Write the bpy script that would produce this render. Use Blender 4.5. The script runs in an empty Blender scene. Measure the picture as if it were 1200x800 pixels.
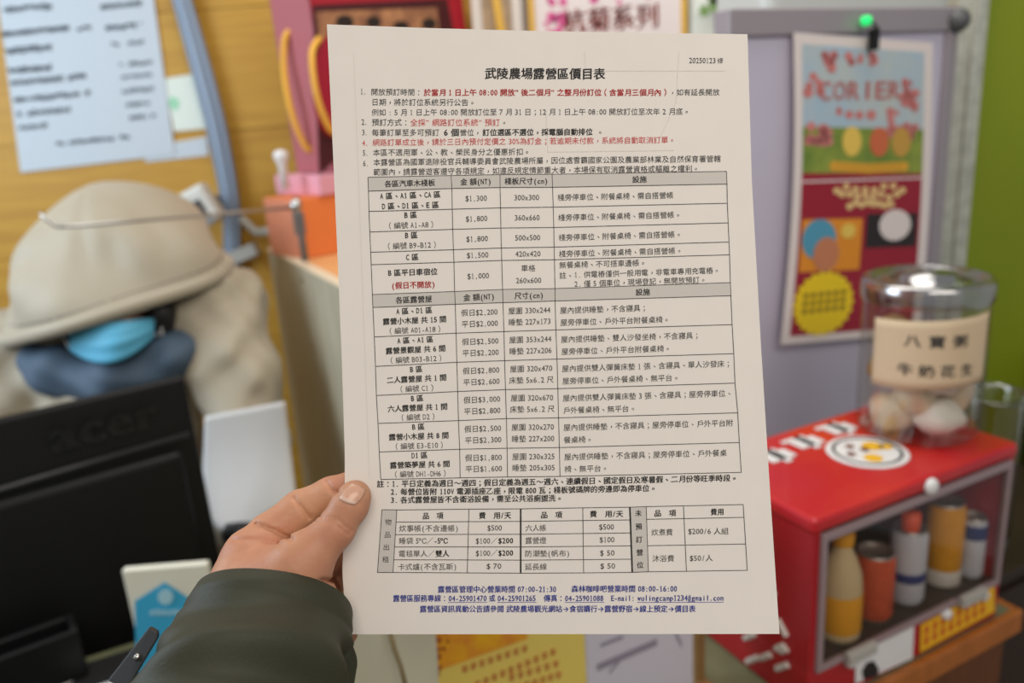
import bpy, math, random
import numpy as np
from mathutils import Vector, Matrix
random.seed(7); rng = np.random.default_rng(7)
scene = bpy.context.scene
COL = scene.collection

# ------------------------------------------------------------------ camera, world, lights, exposure
FPX = 1200 * 28 / 36.0
PITCH, ROLL = math.radians(16), math.radians(4)
CAM = np.array([0, 0, 1.6])
F = np.array([0, math.cos(PITCH), -math.sin(PITCH)])
U0 = np.array([0, math.sin(PITCH), math.cos(PITCH)]); R0 = np.array([1.0, 0, 0])
U = math.cos(ROLL) * U0 + math.sin(ROLL) * R0
R = math.cos(ROLL) * R0 - math.sin(ROLL) * U0
cd = bpy.data.cameras.new('camera'); cam = bpy.data.objects.new('camera', cd); COL.objects.link(cam)
cd.lens = 28; cd.sensor_width = 36; cd.clip_start = 0.02
cam.matrix_world = Matrix(((R[0], U[0], -F[0], CAM[0]), (R[1], U[1], -F[1], CAM[1]), (R[2], U[2], -F[2], CAM[2]), (0, 0, 0, 1)))
cd.dof.use_dof = True; cd.dof.focus_distance = 0.396; cd.dof.aperture_fstop = 5.6
scene.camera = cam
w = bpy.data.worlds.new('world'); scene.world = w; w.use_nodes = True
w.node_tree.nodes['Background'].inputs[0].default_value = (0.92, 0.96, 1.0, 1)
w.node_tree.nodes['Background'].inputs[1].default_value = 0.30
def area(name, loc, target, size, power, col):
    l = bpy.data.lights.new(name, 'AREA'); l.shape = 'RECTANGLE'; l.size, l.size_y = size; l.energy = power; l.color = col
    o = bpy.data.objects.new(name, l); COL.objects.link(o); o.location = loc
    o.rotation_euler = (Vector(target) - Vector(loc)).to_track_quat('-Z', 'Y').to_euler()
area('ceiling_lamp_front', (0.5, -0.9, 2.7), (0.2, 0.9, 0.9), (1.8, 0.9), 26, (1.0, 0.93, 0.84))
area('ceiling_lamp_back', (0.1, 1.3, 2.75), (0.1, 1.3, 0), (1.6, 0.8), 17, (1.0, 0.95, 0.88))
area('left_window_daylight', (-2.0, 0.9, 2.0), (-0.4, 1.6, 1.1), (1.0, 1.2), 32, (0.70, 0.85, 1.0))
scene.view_settings.view_transform = 'Standard'; scene.view_settings.look = 'None'
scene.view_settings.exposure = 0.0; scene.view_settings.gamma = 1.0
scene.view_settings.use_curve_mapping = False

# ------------------------------------------------------------------ helpers
def ray(x, y): return F + R * ((x - 600) / FPX) - U * ((y - 400) / FPX)
def pt(x, y, d): return CAM + d * ray(x, y)
def pz(x, y, z):
    q = ray(x, y); return CAM + q * ((z - CAM[2]) / q[2])
def pp(x, y, P0, n):
    q = ray(x, y); return CAM + q * (np.dot(np.array(P0) - CAM, n) / np.dot(q, n))
def depth(P): return float(np.dot(np.array(P) - CAM, F))
def cm(x, y, d): return np.array([(x - 600) * d / FPX, (y - 400) * d / FPX, d])
def c2w(c):
    c = np.asarray(c, dtype=float)
    return CAM + c[..., 0:1] * R - c[..., 1:2] * U + c[..., 2:3] * F
TH = math.radians(26.3)
E1 = np.array([math.cos(TH), math.sin(TH), 0]); NB = np.array([-math.sin(TH), math.cos(TH), 0]); EZ = np.array([0, 0, 1.0])
NF = -NB
I3 = (np.array([1.0, 0, 0]), np.array([0, 1.0, 0]), EZ)
DESK = (E1, NB, EZ)

def lin(c):
    return tuple(((v / 255) / 12.92 if v / 255 <= 0.04045 else ((v / 255 + 0.055) / 1.055) ** 2.4) for v in c)
MATS = {}
def mat(name, col, rough=0.5, metal=0.0, noise=0.0, nscale=8.0, bump=0.0, bscale=60.0, spec=0.5, sss=0.0, col2=None, stretch=(1, 1, 1), sheen=0.0, coat=0.0):
    if name in MATS: return MATS[name]
    m = bpy.data.materials.new(name); m.use_nodes = True; nt = m.node_tree; b = nt.nodes['Principled BSDF']
    c = lin(col); b.inputs['Base Color'].default_value = (*c, 1)
    b.inputs['Roughness'].default_value = rough; b.inputs['Metallic'].default_value = metal
    b.inputs['Specular IOR Level'].default_value = spec
    if sheen: b.inputs['Sheen Weight'].default_value = sheen
    if coat: b.inputs['Coat Weight'].default_value = coat
    if sss:
        b.inputs['Subsurface Weight'].default_value = sss; b.inputs['Subsurface Radius'].default_value = (1.0, 0.35, 0.2); b.inputs['Subsurface Scale'].default_value = 0.004
    tc = nt.nodes.new('ShaderNodeTexCoord'); mp = nt.nodes.new('ShaderNodeMapping'); mp.inputs['Scale'].default_value = stretch
    nt.links.new(tc.outputs['Object'], mp.inputs['Vector'])
    if noise or col2:
        n = nt.nodes.new('ShaderNodeTexNoise'); n.inputs['Scale'].default_value = nscale; n.inputs['Detail'].default_value = 4
        nt.links.new(mp.outputs[0], n.inputs['Vector'])
        rp = nt.nodes.new('ShaderNodeValToRGB'); rp.color_ramp.elements[0].position = 0.35; rp.color_ramp.elements[1].position = 0.65
        c2 = lin(col2) if col2 else tuple(max(0, v * (1 - noise)) for v in c)
        rp.color_ramp.elements[0].color = (*c2, 1); rp.color_ramp.elements[1].color = (*c, 1)
        nt.links.new(n.outputs['Fac'], rp.inputs['Fac']); nt.links.new(rp.outputs['Color'], b.inputs['Base Color'])
    if bump:
        n2 = nt.nodes.new('ShaderNodeTexNoise'); n2.inputs['Scale'].default_value = bscale; n2.inputs['Detail'].default_value = 3
        nt.links.new(mp.outputs[0], n2.inputs['Vector'])
        bp = nt.nodes.new('ShaderNodeBump'); bp.inputs['Strength'].default_value = bump; bp.inputs['Distance'].default_value = 0.002
        nt.links.new(n2.outputs['Fac'], bp.inputs['Height']); nt.links.new(bp.outputs[0], b.inputs['Normal'])
    MATS[name] = m; return m
def clear(name, tint=(235, 235, 235), gloss=0.12, rough=0.05, edge=0.35):
    if name in MATS: return MATS[name]
    m = bpy.data.materials.new(name); m.use_nodes = True; nt = m.node_tree
    nt.nodes.remove(nt.nodes['Principled BSDF']); out = nt.nodes['Material Output']
    t = nt.nodes.new('ShaderNodeBsdfTransparent'); t.inputs[0].default_value = (*lin(tint), 1)
    g = nt.nodes.new('ShaderNodeBsdfGlossy'); g.inputs['Roughness'].default_value = rough; g.inputs[0].default_value = (0.9, 0.9, 0.9, 1)
    fr = nt.nodes.new('ShaderNodeLayerWeight'); fr.inputs[0].default_value = 0.25
    ma = nt.nodes.new('ShaderNodeMath'); ma.operation = 'MULTIPLY_ADD'; ma.inputs[1].default_value = edge; ma.inputs[2].default_value = gloss
    nt.links.new(fr.outputs['Facing'], ma.inputs[0])
    mx = nt.nodes.new('ShaderNodeMixShader'); nt.links.new(ma.outputs[0], mx.inputs[0]); nt.links.new(t.outputs[0], mx.inputs[1]); nt.links.new(g.outputs[0], mx.inputs[2])
    nt.links.new(mx.outputs[0], out.inputs[0]); MATS[name] = m; return m
def glow(name, col, s):
    m = mat(name, col); b = m.node_tree.nodes['Principled BSDF']; b.inputs['Emission Color'].default_value = (*lin(col), 1); b.inputs['Emission Strength'].default_value = s; return m

class MB:
    def __init__(s): s.v = []; s.f = []; s.m = []
    def add(s, verts, faces, mi=0):
        o = len(s.v); s.v += [np.array(p, dtype=float) for p in verts]
        s.f += [[i + o for i in fa] for fa in faces]; s.m += [mi] * len(faces); return s
    def box(s, o, lo, hi, ax=DESK, mi=0):
        o = np.array(o); P = []
        for k in (0, 1):
            for j in (0, 1):
                for i in (0, 1):
                    P.append(o + ax[0] * (lo[0], hi[0])[i] + ax[1] * (lo[1], hi[1])[j] + ax[2] * (lo[2], hi[2])[k])
        return s.add(P, [[0, 2, 3, 1], [4, 5, 7, 6], [0, 1, 5, 4], [2, 6, 7, 3], [0, 4, 6, 2], [1, 3, 7, 5]], mi)
    def prism(s, pts, off, mi=0):
        n = len(pts); off = np.array(off)
        P = [np.array(p) for p in pts] + [np.array(p) + off for p in pts]
        fs = [list(range(n)), list(range(2 * n - 1, n - 1, -1))] + [[i, i + n, (i + 1) % n + n, (i + 1) % n] for i in range(n)]
        return s.add(P, fs, mi)
    def poly(s, pts, mi=0): return s.add(pts, [list(range(len(pts)))], mi)
    def tube(s, path, r, n=12, mi=0, cap=True):
        path = [np.array(p, dtype=float) for p in path]; k = len(path); rs = r if hasattr(r, '__len__') else [r] * k
        P = []; ref = None
        for i in range(k):
            t = path[min(i + 1, k - 1)] - path[max(i - 1, 0)]; t /= np.linalg.norm(t)
            if ref is None: ref = np.cross(t, [0.3, 0.5, 0.8])
            a = ref - t * np.dot(ref, t); a /= np.linalg.norm(a); ref = a; b = np.cross(t, a)
            for j in range(n):
                q = 2 * math.pi * j / n; P.append(path[i] + rs[i] * (math.cos(q) * a + math.sin(q) * b))
        fs = [[i * n + j, i * n + (j + 1) % n, (i + 1) * n + (j + 1) % n, (i + 1) * n + j] for i in range(k - 1) for j in range(n)]
        if cap: fs += [list(range(n - 1, -1, -1)), list(range((k - 1) * n, k * n))]
        return s.add(P, fs, mi)
    def lathe(s, c, prof, n=40, mi=0, ax=I3, a0=0.0, a1=None):
        c = np.array(c); full = a1 is None; a1 = a0 + 2 * math.pi if full else a1; m = n if full else n + 1; P = []
        for r, z in prof:
            for j in range(m):
                q = a0 + (a1 - a0) * j / n; P.append(c + ax[0] * r * math.cos(q) + ax[1] * r * math.sin(q) + ax[2] * z)
        fs = []
        for i in range(len(prof) - 1):
            for j in range(n):
                j2 = (j + 1) % m
                fs.append([i * m + j, i * m + j2, (i + 1) * m + j2, (i + 1) * m + j])
        return s.add(P, fs, mi)
    def grid(s, fn, nu, nv, mi=0):
        P = [fn(i / nu, j / nv) for j in range(nv + 1) for i in range(nu + 1)]; q = nu + 1
        return s.add(P, [[j * q + i, j * q + i + 1, (j + 1) * q + i + 1, (j + 1) * q + i] for j in range(nv) for i in range(nu)], mi)
def wloc(o):
    p = np.zeros(3)
    while o is not None: p = p + np.array(o.location); o = o.parent
    return p
def obj(name, mb, ms, parent=None, origin=None, smooth=False, bevel=0, solid=0, subd=0):
    me = bpy.data.meshes.new(name); V = np.array(mb.v)
    org = wloc(parent) if parent is not None else (np.array(origin) if origin is not None else np.array([*(V.min(0) + V.max(0))[:2] / 2, V[:, 2].min()]))
    me.from_pydata([tuple(p) for p in V - org], [], mb.f)
    for m in (ms if isinstance(ms, (list, tuple)) else [ms]): me.materials.append(m)
    me.polygons.foreach_set('material_index', mb.m)
    if smooth: me.polygons.foreach_set('use_smooth', [True] * len(me.polygons))
    me.update(); o = bpy.data.objects.new(name, me); COL.objects.link(o)
    if parent is not None: o.parent = parent
    else: o.location = org
    if solid:
        md = o.modifiers.new('thickness', 'SOLIDIFY'); md.thickness = solid; md.offset = 0
    if bevel:
        md = o.modifiers.new('bevel', 'BEVEL'); md.width = bevel; md.segments = 3; md.limit_method = 'ANGLE'
    if subd:
        md = o.modifiers.new('subd', 'SUBSURF'); md.levels = md.render_levels = subd
    return o
def tag(o, label, cat, group=None):
    o['label'] = label; o['category'] = cat
    if group: o['group'] = group
    return o
def thing(name, loc, label, cat, group=None):
    o = bpy.data.objects.new(name, None); COL.objects.link(o); o.location = tuple(loc); o.empty_display_size = 0.05
    return tag(o, label, cat, group)
def struct(name, mb, m, **k):
    o = obj(name, mb, m, **k); o['kind'] = 'structure'; return o

# --- glyphs -> triangles
GL = {}
def glyph(ch, bold=False):
    key = (ch, bold)
    if key in GL: return GL[key]
    if bold:
        V, T = glyph(ch); n = len(V)
        if not n: GL[key] = (V, T); return GL[key]
        sh = [(-.022, -.008), (.022, .008), (0, .016)]
        GL[key] = (np.concatenate([V + np.array(q) for q in sh]), [[i + n * k for i in f] for k in range(3) for f in T]); return GL[key]
    if ch == '1':
        V = np.array([(.23, .03), (.30, .03), (.30, .70), (.245, .70), (.23, .655), (.14, .60), (.14, .555), (.23, .575), (.13, 0), (.40, 0), (.40, .04), (.13, .04)])
        GL[key] = (V, [[0, 1, 2, 3, 4], [4, 5, 6, 7], [8, 9, 10, 11]]); return GL[key]
    cu = bpy.data.curves.new('g', 'FONT'); cu.body = ch; cu.size = 1; cu.resolution_u = 2
    o = bpy.data.objects.new('g', cu); COL.objects.link(o)
    e = o.evaluated_get(bpy.context.evaluated_depsgraph_get()); me = e.to_mesh()
    V = np.array([v.co[:2] for v in me.vertices]).reshape(-1, 2); T = [list(p.vertices) for p in me.polygons]
    e.to_mesh_clear(); COL.objects.unlink(o); bpy.data.objects.remove(o); bpy.data.curves.remove(cu)
    GL[key] = (V, T); return GL[key]
FULLP = '，。、；：（）／～→℃“”'
def adv(ch):
    if ch == ' ': return 0.3
    if ch == '\u3000': return 1.0
    if ch == '”': return 0.5
    if ch in FULLP or ord(ch) > 0x2E80: return 1.0
    return 0.5
def layout(text, bold=False):
    """glyph outlines in em units along a baseline: list of (V, T); centred on the em box in y"""
    x = 0; out = []
    for ch in text:
        a = adv(ch)
        if ch.strip():
            V, T = glyph(ch, bold)
            if len(V):
                V = V.copy(); x0, x1 = V[:, 0].min(), V[:, 0].max(); wd = x1 - x0
                if a == 0.5:
                    if wd > 0.44: V[:, 0] = (V[:, 0] - x0) * 0.44 / wd + 0.03
                    else: V[:, 0] += 0.25 - (x0 + x1) / 2
                elif ch in '，。、；：→℃～／':
                    V[:, 0] += 0.5 - (x0 + x1) / 2
                    if ch in '，。、': V[:, 1] += 0.30 - V[:, 1].mean()
                else: V[:, 0] += 0.5 - (x0 + x1) / 2
                if a == 1.0 and ch not in FULLP: V[:, 1] += 0.05 * (V[:, 0] - 0.5)   # brush style: strokes rise to the right
                elif a == 0.5 and ch not in '”': V[:, 1] *= 1.06
                V = V + [x, -0.37]; out.append((V, T))
        x += a
    return out, x
def text3d(mb, text, O, X, Y, size, bold=False, align='c', mi=0, squeeze=1.0):
    gl, tot = layout(text, bold); sh = {'c': -tot / 2, 'l': 0, 'r': -tot}[align]
    for V, T in gl: mb.add([np.array(O) + X * (p[0] + sh) * size * squeeze + Y * p[1] * size for p in V], T, mi)

# --- implicit surfaces (smooth unions of tapered capsules) -> one continuous mesh
def cap(X, a, b, r1, r2):
    a = np.array(a); b = np.array(b); ba = b - a; t = np.clip(((X - a) @ ba) / max(ba @ ba, 1e-12), 0, 1)
    return np.linalg.norm(X - a - t[..., None] * ba, axis=-1) - (r1 + (r2 - r1) * t)
def ell(X, c, rad, ax=None):
    q = X - np.array(c)
    if ax is not None: q = q @ np.array(ax).T
    q = q / np.array(rad); L = np.linalg.norm(q, axis=-1); return (L - 1) * min(rad)
def smin(a, b, k):
    h = np.clip(0.5 + 0.5 * (b - a) / k, 0, 1); return b * (1 - h) + a * h - k * h * (1 - h)
def surfnet(fn, lo, hi, h):
    lo = np.array(lo); n = np.ceil((np.array(hi) - lo) / h).astype(int) + 1
    G = np.stack(np.meshgrid(*[lo[i] + h * np.arange(n[i]) for i in range(3)], indexing='ij'), -1)
    V = fn(G); s = V < 0
    c = tuple(n - 1); acc = np.zeros((*c, 3)); cnt = np.zeros(c)
    sl = lambda d: tuple(slice(d[i], d[i] + c[i]) for i in range(3))
    for ax in range(3):
        o1, o2 = [i for i in range(3) if i != ax]
        for u in (0, 1):
            for v in (0, 1):
                d0 = [0, 0, 0]; d0[o1] = u; d0[o2] = v; d1 = list(d0); d1[ax] = 1
                a, b = V[sl(d0)], V[sl(d1)]; x = (a < 0) != (b < 0); t = np.where(x, a / np.where(x, a - b, 1), 0)
                for q in range(3): acc[..., q] += np.where(x, (t if q == ax else d0[q]), 0)
                cnt += x
    on = cnt > 0; idx = -np.ones(c, dtype=int); idx[on] = np.arange(on.sum())
    I = np.argwhere(on); P = lo + h * (I + acc[on] / cnt[on][:, None]); faces = []
    for ax in range(3):
        o1, o2 = (ax + 1) % 3, (ax + 2) % 3
        a = [slice(None)] * 3; b = [slice(None)] * 3; a[ax] = slice(0, -1); b[ax] = slice(1, None)
        ch = np.argwhere(s[tuple(a)] != s[tuple(b)])
        for e in ch:
            if e[o1] == 0 or e[o2] == 0 or e[o1] >= c[o1] or e[o2] >= c[o2]: continue
            q = []
            for du, dv in ((1, 1), (0, 1), (0, 0), (1, 0)):
                k = e.copy(); k[o1] -= du; k[o2] -= dv; q.append(idx[tuple(k)])
            if not s[tuple(e)]: q.reverse()
            faces.append([int(t) for t in q])
    return P, faces
def sdfmesh(fn, lo, hi, h):
    P, fs = surfnet(fn, lo, hi, h); m = MB(); m.v = list(c2w(P)); m.f = fs; m.m = [0] * len(fs); return m

# ------------------------------------------------------------------ materials
WHITE = mat('white_paper', (226, 224, 222), 0.7, noise=0.03, nscale=30)
BLACKP = mat('black_plastic', (16, 16, 17), 0.45, spec=0.35)
STEEL = mat('brushed_steel', (190, 188, 184), 0.3, 1.0)
ALU = mat('aluminium', (168, 168, 170), 0.4, 0.7)
GOLD = mat('gold_trim', (214, 168, 64), 0.4, 0.2)
INK = mat('black_ink', (26, 24, 24), 0.7)
INKS = mat('soft_black_ink', (52, 50, 49), 0.7)
REDI = mat('red_ink', (190, 30, 34), 0.7)
REDS = mat('soft_red_ink', (196, 62, 60), 0.7)
BLUI = mat('blue_ink', (48, 62, 156), 0.7)
GREYP = mat('grey_cell_shade', (201, 194, 186), 0.75)

# ------------------------------------------------------------------ setting
ZC = 0.85; ZD = 0.72; WY = 2.2
# yellow plank wall
def planks():
    m = bpy.data.materials.new('yellow_planks'); m.use_nodes = True; nt = m.node_tree; b = nt.nodes['Principled BSDF']; b.inputs['Roughness'].default_value = 0.55
    tc = nt.nodes.new('ShaderNodeTexCoord'); mp = nt.nodes.new('ShaderNodeMapping'); mp.inputs['Scale'].default_value = (1.2, 1, 16)
    n = nt.nodes.new('ShaderNodeTexNoise'); n.inputs['Scale'].default_value = 3; n.inputs['Detail'].default_value = 5
    rp = nt.nodes.new('ShaderNodeValToRGB'); rp.color_ramp.elements[0].position = 0.3; rp.color_ramp.elements[1].position = 0.7
    rp.color_ramp.elements[0].color = (*lin((172, 124, 32)), 1); rp.color_ramp.elements[1].color = (*lin((192, 146, 46)), 1)
    nt.links.new(tc.outputs['Object'], mp.inputs[0]); nt.links.new(mp.outputs[0], n.inputs[0]); nt.links.new(n.outputs[0], rp.inputs[0]); nt.links.new(rp.outputs[0], b.inputs[0])
    return m
zs = pY = None
def wallpt(x, y, Y=WY):
    q = ray(x, y); return CAM + q * Y / q[1]
seam = wallpt(300, 150)[2]
mb = MB(); z = seam - 0.30 * 6
while z < 2.9:
    mb.box((0, WY, 0), (-2.4, 0.0, max(z, 0)), (1.6, 0.05, z + 0.296), I3)
    mb.box((0, WY, 0), (-2.4, 0.006, z + 0.296), (1.6, 0.05, z + 0.30), I3); z += 0.30
struct('wall_back', mb, planks(), bevel=0.0)
mb = MB().box((0, 0, 0), (-2.4, -1.6, -0.05), (2.4, WY + 0.05, 0), I3)
struct('wall_left', MB().box((0, 0, 0), (-2.45, -1.6, 0), (-2.4, WY, 2.9), I3), mat('cream_paint', (206, 196, 176), .6))
mb = MB().box((0, 0, 0), (-2.4, -1.6, -0.05), (2.4, WY + 0.05, 0), I3)
struct('floor', mb, mat('floor_tile', (150, 132, 112), 0.4, noise=0.2))
gx = pp(1143, 150, (0, 1.72, 0), np.array([0, 1.0, 0]))[0]
mb = MB().box((0, 1.72, 0), (gx, 0, 0), (gx + 1.0, 0.1, 2.9), I3)
struct('wall_right', mb, mat('green_paint', (134, 150, 10), 0.6, noise=0.08, nscale=2))
g0 = pp(1108, 150, (0, 1.70, 0), np.array([0, 1.0, 0]))[0]
mb = MB().box((0, 1.69, 0), (g0, 0, 0), (gx - 0.012, 0.14, 2.9), I3)
mb.box((0, 1.68, 0), (g0 + 0.03, 0, 0), (g0 + 0.045, 0.01, 2.9), I3)
struct('trim_1', mb, mat('pale_post', (196, 198, 186), 0.6, noise=0.25, nscale=40))
# counter
C0 = np.array([0.464, 0.871, 0])           # a point of the front edge
ct = thing('service_counter', C0, 'green topped service counter with an orange wood front edge under the red can warmer', 'counter')
obj('countertop', MB().box(C0, (-1.7, 0.012, ZC - 0.03), (0.274, 0.66, ZC)), mat('counter_laminate', (112, 114, 84), 0.5, noise=0.2, nscale=25), ct)
obj('wood_edging', MB().box(C0, (-1.7, 0.0, ZC - 0.035), (0.286, 0.012, ZC + 0.002)).box(C0, (0.274, 0.012, ZC - 0.035), (0.286, 0.065, ZC + 0.002)), mat('orange_wood', (176, 102, 40), 0.4, noise=0.2, nscale=20, stretch=(1, 4, 1)), ct, bevel=0.003)
obj('front_panel', MB().box(C0, (-1.68, 0.02, 0.0), (0.28, 0.045, ZC - 0.035)), mat('dark_wood', (104, 58, 24), 0.5, noise=0.3, nscale=10, stretch=(6, 6, 1)), ct)
obj('back_panel', MB().box(C0, (-1.68, 0.62, 0.0), (0.28, 0.645, ZC - 0.03)), MATS['dark_wood'], ct)
# staff desk behind
sd = thing('staff_desk', C0 + NB * 0.7, 'low brown staff desk behind the counter, under the black monitor', 'desk')
obj('desktop', MB().box(C0, (-1.9, 0.67, ZD - 0.03), (-0.62, 0.88, ZD)), mat('desk_top', (120, 96, 70), 0.5, noise=0.1), sd)
for a, b in ((-1.85, 0.72), (-0.68, 0.72), (-1.85, 0.84), (-0.68, 0.84)):
    obj('leg', MB().box(C0, (a, b, 0), (a + 0.04, b + 0.03, ZD - 0.03)), ALU, sd)

# ------------------------------------------------------------------ price sheet
def pdepth(x, y): return 0.3968 - 0.0048 * (y - 390) / 355 + 0.0035 * ((x - 640) / 250) ** 2 - 0.0012 * math.exp(-((x - 415) ** 2 + (y - 600) ** 2) / 9000.0)
def ppt(x, y, off=0.0): return pt(x, y, pdepth(x, y) - off)
def lerp_poly(P, t):   # P = [(key, value)...]
    return float(np.interp(t, [p[0] for p in P], [p[1] for p in P]))
LE = [(28, 383), (130, 388), (300, 395.5), (420, 400.5), (530, 404), (600, 404), (670, 401), (743, 407)]
RE = [(40, 876), (210, 881), (400, 891.5), (585, 903), (743, 913.5)]
TE = [(0, 28.5), (0.25, 33), (0.48, 36), (0.75, 38.5), (1, 40)]
def sheet(u, v, off=0):
    y = (1 - v) * lerp_poly(TE, u) + v * (743 - 0.5 * u)
    x = (1 - u) * lerp_poly(LE, y) + u * lerp_poly(RE, y)
    return ppt(x, y, off)
mb = MB().grid(lambda u, v: sheet(u, 1 - v), 40, 56)
nb = len(mb.v); mb2 = MB().grid(lambda u, v: sheet(u, v, -0.00016), 40, 56)
mb.add(mb2.v, mb2.f)
ps = obj('price_sheet', mb, mat('office_paper', (229, 221, 212), 0.75, noise=0.02, nscale=60, spec=0.2), smooth=True)
tag(ps, 'white printed price list sheet held up in front of the counter by one hand', 'sheet of paper')
class INKM:
    def __init__(s): s.mb = MB()
    def run(s, text, x0, y0, x1, y1, mi=0, bold=False, em=None):
        gl, tot = layout(text, bold); L = math.hypot(x1 - x0, y1 - y0); k = L / tot; sy = em or k
        dx, dy = (x1 - x0) / L, (y1 - y0) / L
        if not em: sy = min(k, 9.6) if k < 11 else k
        for V, T in gl:
            s.mb.add([ppt(x0 + dx * p[0] * k + dy * p[1] * sy, y0 + dy * p[0] * k - dx * p[1] * sy, 0.00022) for p in V], T, mi)
    def at(s, text, x, y, em, slope, align='c', mi=0, bold=False):
        _, tot = layout(text, bold); n = math.hypot(1, slope); dx, dy = em * tot / n, em * tot * slope / n
        q = {'c': -0.5, 'l': 0}[align]
        s.run(text, x + dx * q, y + dy * q, x + dx * (q + 1), y + dy * (q + 1), mi, bold, em)
    def line(s, pts, w, mi=0, off=0.00020):
        for (xa, ya), (xb, yb) in zip(pts[:-1], pts[1:]):
            n = max(1, int(math.hypot(xb - xa, yb - ya) / 20)); L = math.hypot(xb - xa, yb - ya); nx, ny = -(yb - ya) / L * w / 2, (xb - xa) / L * w / 2
            P = []
            for i in range(n + 1):
                t = i / n; x, y = xa + (xb - xa) * t, ya + (yb - ya) * t; P += [ppt(x + nx, y + ny, off), ppt(x - nx, y - ny, off)]
            s.mb.add(P, [[2 * i, 2 * i + 1, 2 * i + 3, 2 * i + 2] for i in range(n)], mi)
    def shade(s, a, b, c, d, mi, off=0.00012):   # quad corners tl tr br bl
        a, b, c, d = map(np.array, (a, b, c, d))
        def fn(u, v):
            p = (a * (1 - u) + b * u) * v + (d * (1 - u) + c * u) * (1 - v); return ppt(p[0], p[1], off)
        s.mb.grid(fn, 12, 4, mi)
IM = [INKS, INK, REDI, REDS, BLUI, GREYP]   # 0 soft black, 1 bold black, 2 bold red, 3 red, 4 blue, 5 shade
t = INKM(); t.run('武陵農場露營區價目表', 568, 86, 709.5, 86.6, 1, True)
o = obj('printed_title', t.mb, IM, ps); o['label'] = 'bold black heading in large characters'
t = INKM(); t.run('20250123', 807.5, 70.7, 839, 70.9, 0, em=8.5); t.run('修', 840.5, 70.9, 847.8, 71, 0)
obj('printed_date', t.mb, IM, ps)
t = INKM(); r = t.run
for n_, y_, m_ in (('1.', 107, 0), ('2.', 142.8, 0), ('3.', 155, 0), ('4.', 167.4, 3), ('5.', 179, 0), ('6.', 191.3, 0)):
    x_ = 422.3 + (y_ - 107) * 0.035; r(n_, x_, y_, x_ + 7, y_, m_, em=9)
r('開放預訂時間：', 434.5, 107.6, 495, 108.2)
r('於當月 1 日上午 08:00 開放” 後二個月” 之整月份訂位（含當月三個月內）', 496.5, 108.3, 784, 108.3, 2, True)
r('，如有延長開放', 784, 108.2, 843.5, 108)
r('日期，將於訂位系統另行公告。', 435.2, 119.6, 558, 120)
r('例如 : 5 月 1 日上午 08:00 開放訂位至 7 月 31 日；12 月 1 日上午 08:00 開放訂位至次年 2 月底。', 435.2, 131.7, 809, 130.6)
r('預訂方式：', 435.5, 143.2, 480, 143.4); r('全採” 網路訂位系統” 預訂', 480.6, 143.6, 586, 143.4, 3); r('。', 587, 143.4, 595, 143.4)
r('每筆訂單至多可預訂', 435.5, 155.3, 515, 155.2); r('6 個', 520, 155.2, 538, 155.2, 1, True); r('營位，', 538.7, 155.2, 564, 155.2)
r('訂位選區不選位，採電腦自動排位', 565.3, 155.2, 694.8, 154.4, 1, True); r('。', 699, 154.4, 708, 154.4)
r('網路訂單成立後，請於三日內預付定價之 30%為訂金；若逾期未付款，系統將自動取消訂單。', 436.2, 167, 792, 163.8, 3)
r('本區不適用軍、公、教、榮民身分之優惠折扣。', 436.8, 178.7, 622, 177.8)
r('本露營區為國軍退除役官兵輔導委員會武陵農場所屬，因位處雪霸國家公園及農業部林業及自然保育署管轄', 437.3, 190.2, 845, 185.9)
r('範圍內，請露營遊客遵守各項規定，如違反規定情節重大者，本場保有取消露營資格或驅離之權利。', 437.5, 201.6, 820, 197.3)
obj('printed_rules', t.mb, IM, ps)
# main price table
HR = [[(431.2, 207.6), (528.6, 205.6), (586, 204.5), (647, 204.1), (851.3, 200.7)],
      [(431.8, 223.8), (529.6, 220.7), (586, 219.6), (647.6, 219.3), (852, 215.5)],
      [(432.4, 247.6), (530, 245), (586.6, 243.4), (648.4, 242.6), (852.4, 238)],
      [(433.4, 271.6), (530.6, 268.6), (587, 267), (649, 266.4), (853.4, 261)],
      [(434.4, 295.4), (531.4, 292.4), (587.6, 290.4), (649.4, 289.4), (854.4, 283.4)],
      [(435, 310), (532, 307), (588, 305), (649.8, 304.2), (855, 298.4)],
      [(436.4, 345), (532.8, 341.4), (589, 339), (650.4, 338), (856, 331)],
      [(437, 360.1), (533.5, 356.3), (589.5, 354.4), (650.5, 352.5), (856.6, 346.3)],
      [(438.6, 394.6), (534.5, 390.2), (590.6, 388.3), (651.5, 386.4), (858, 380.2)],
      [(440, 429.1), (535.4, 424.3), (591.4, 422.4), (652.8, 420.5), (860, 414.2)],
      [(441.1, 463.2), (536.4, 458.5), (592.4, 456.3), (653.8, 455.2), (861.4, 448.7)],
      [(443, 495.9), (537.3, 492.6), (593.5, 490.3), (654.6, 489.4), (864.6, 483.5)],
      [(444.4, 529.4), (538.7, 526.2), (594.3, 525), (655.6, 524.2), (866.5, 518.3)],
      [(446.3, 561.6), (539.3, 559.7), (594.8, 558.6), (656.3, 558), (868.8, 553.3)]]
t = INKM()
for k in (0, 6):
    for c in range(4): t.shade(HR[k][c], HR[k][c + 1], HR[k + 1][c + 1], HR[k + 1][c], 5)
for k in range(14): t.line(HR[k], 0.75, 0)
for c in range(5): t.line([HR[k][c] for k in range(14)], 0.75, 0)
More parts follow.
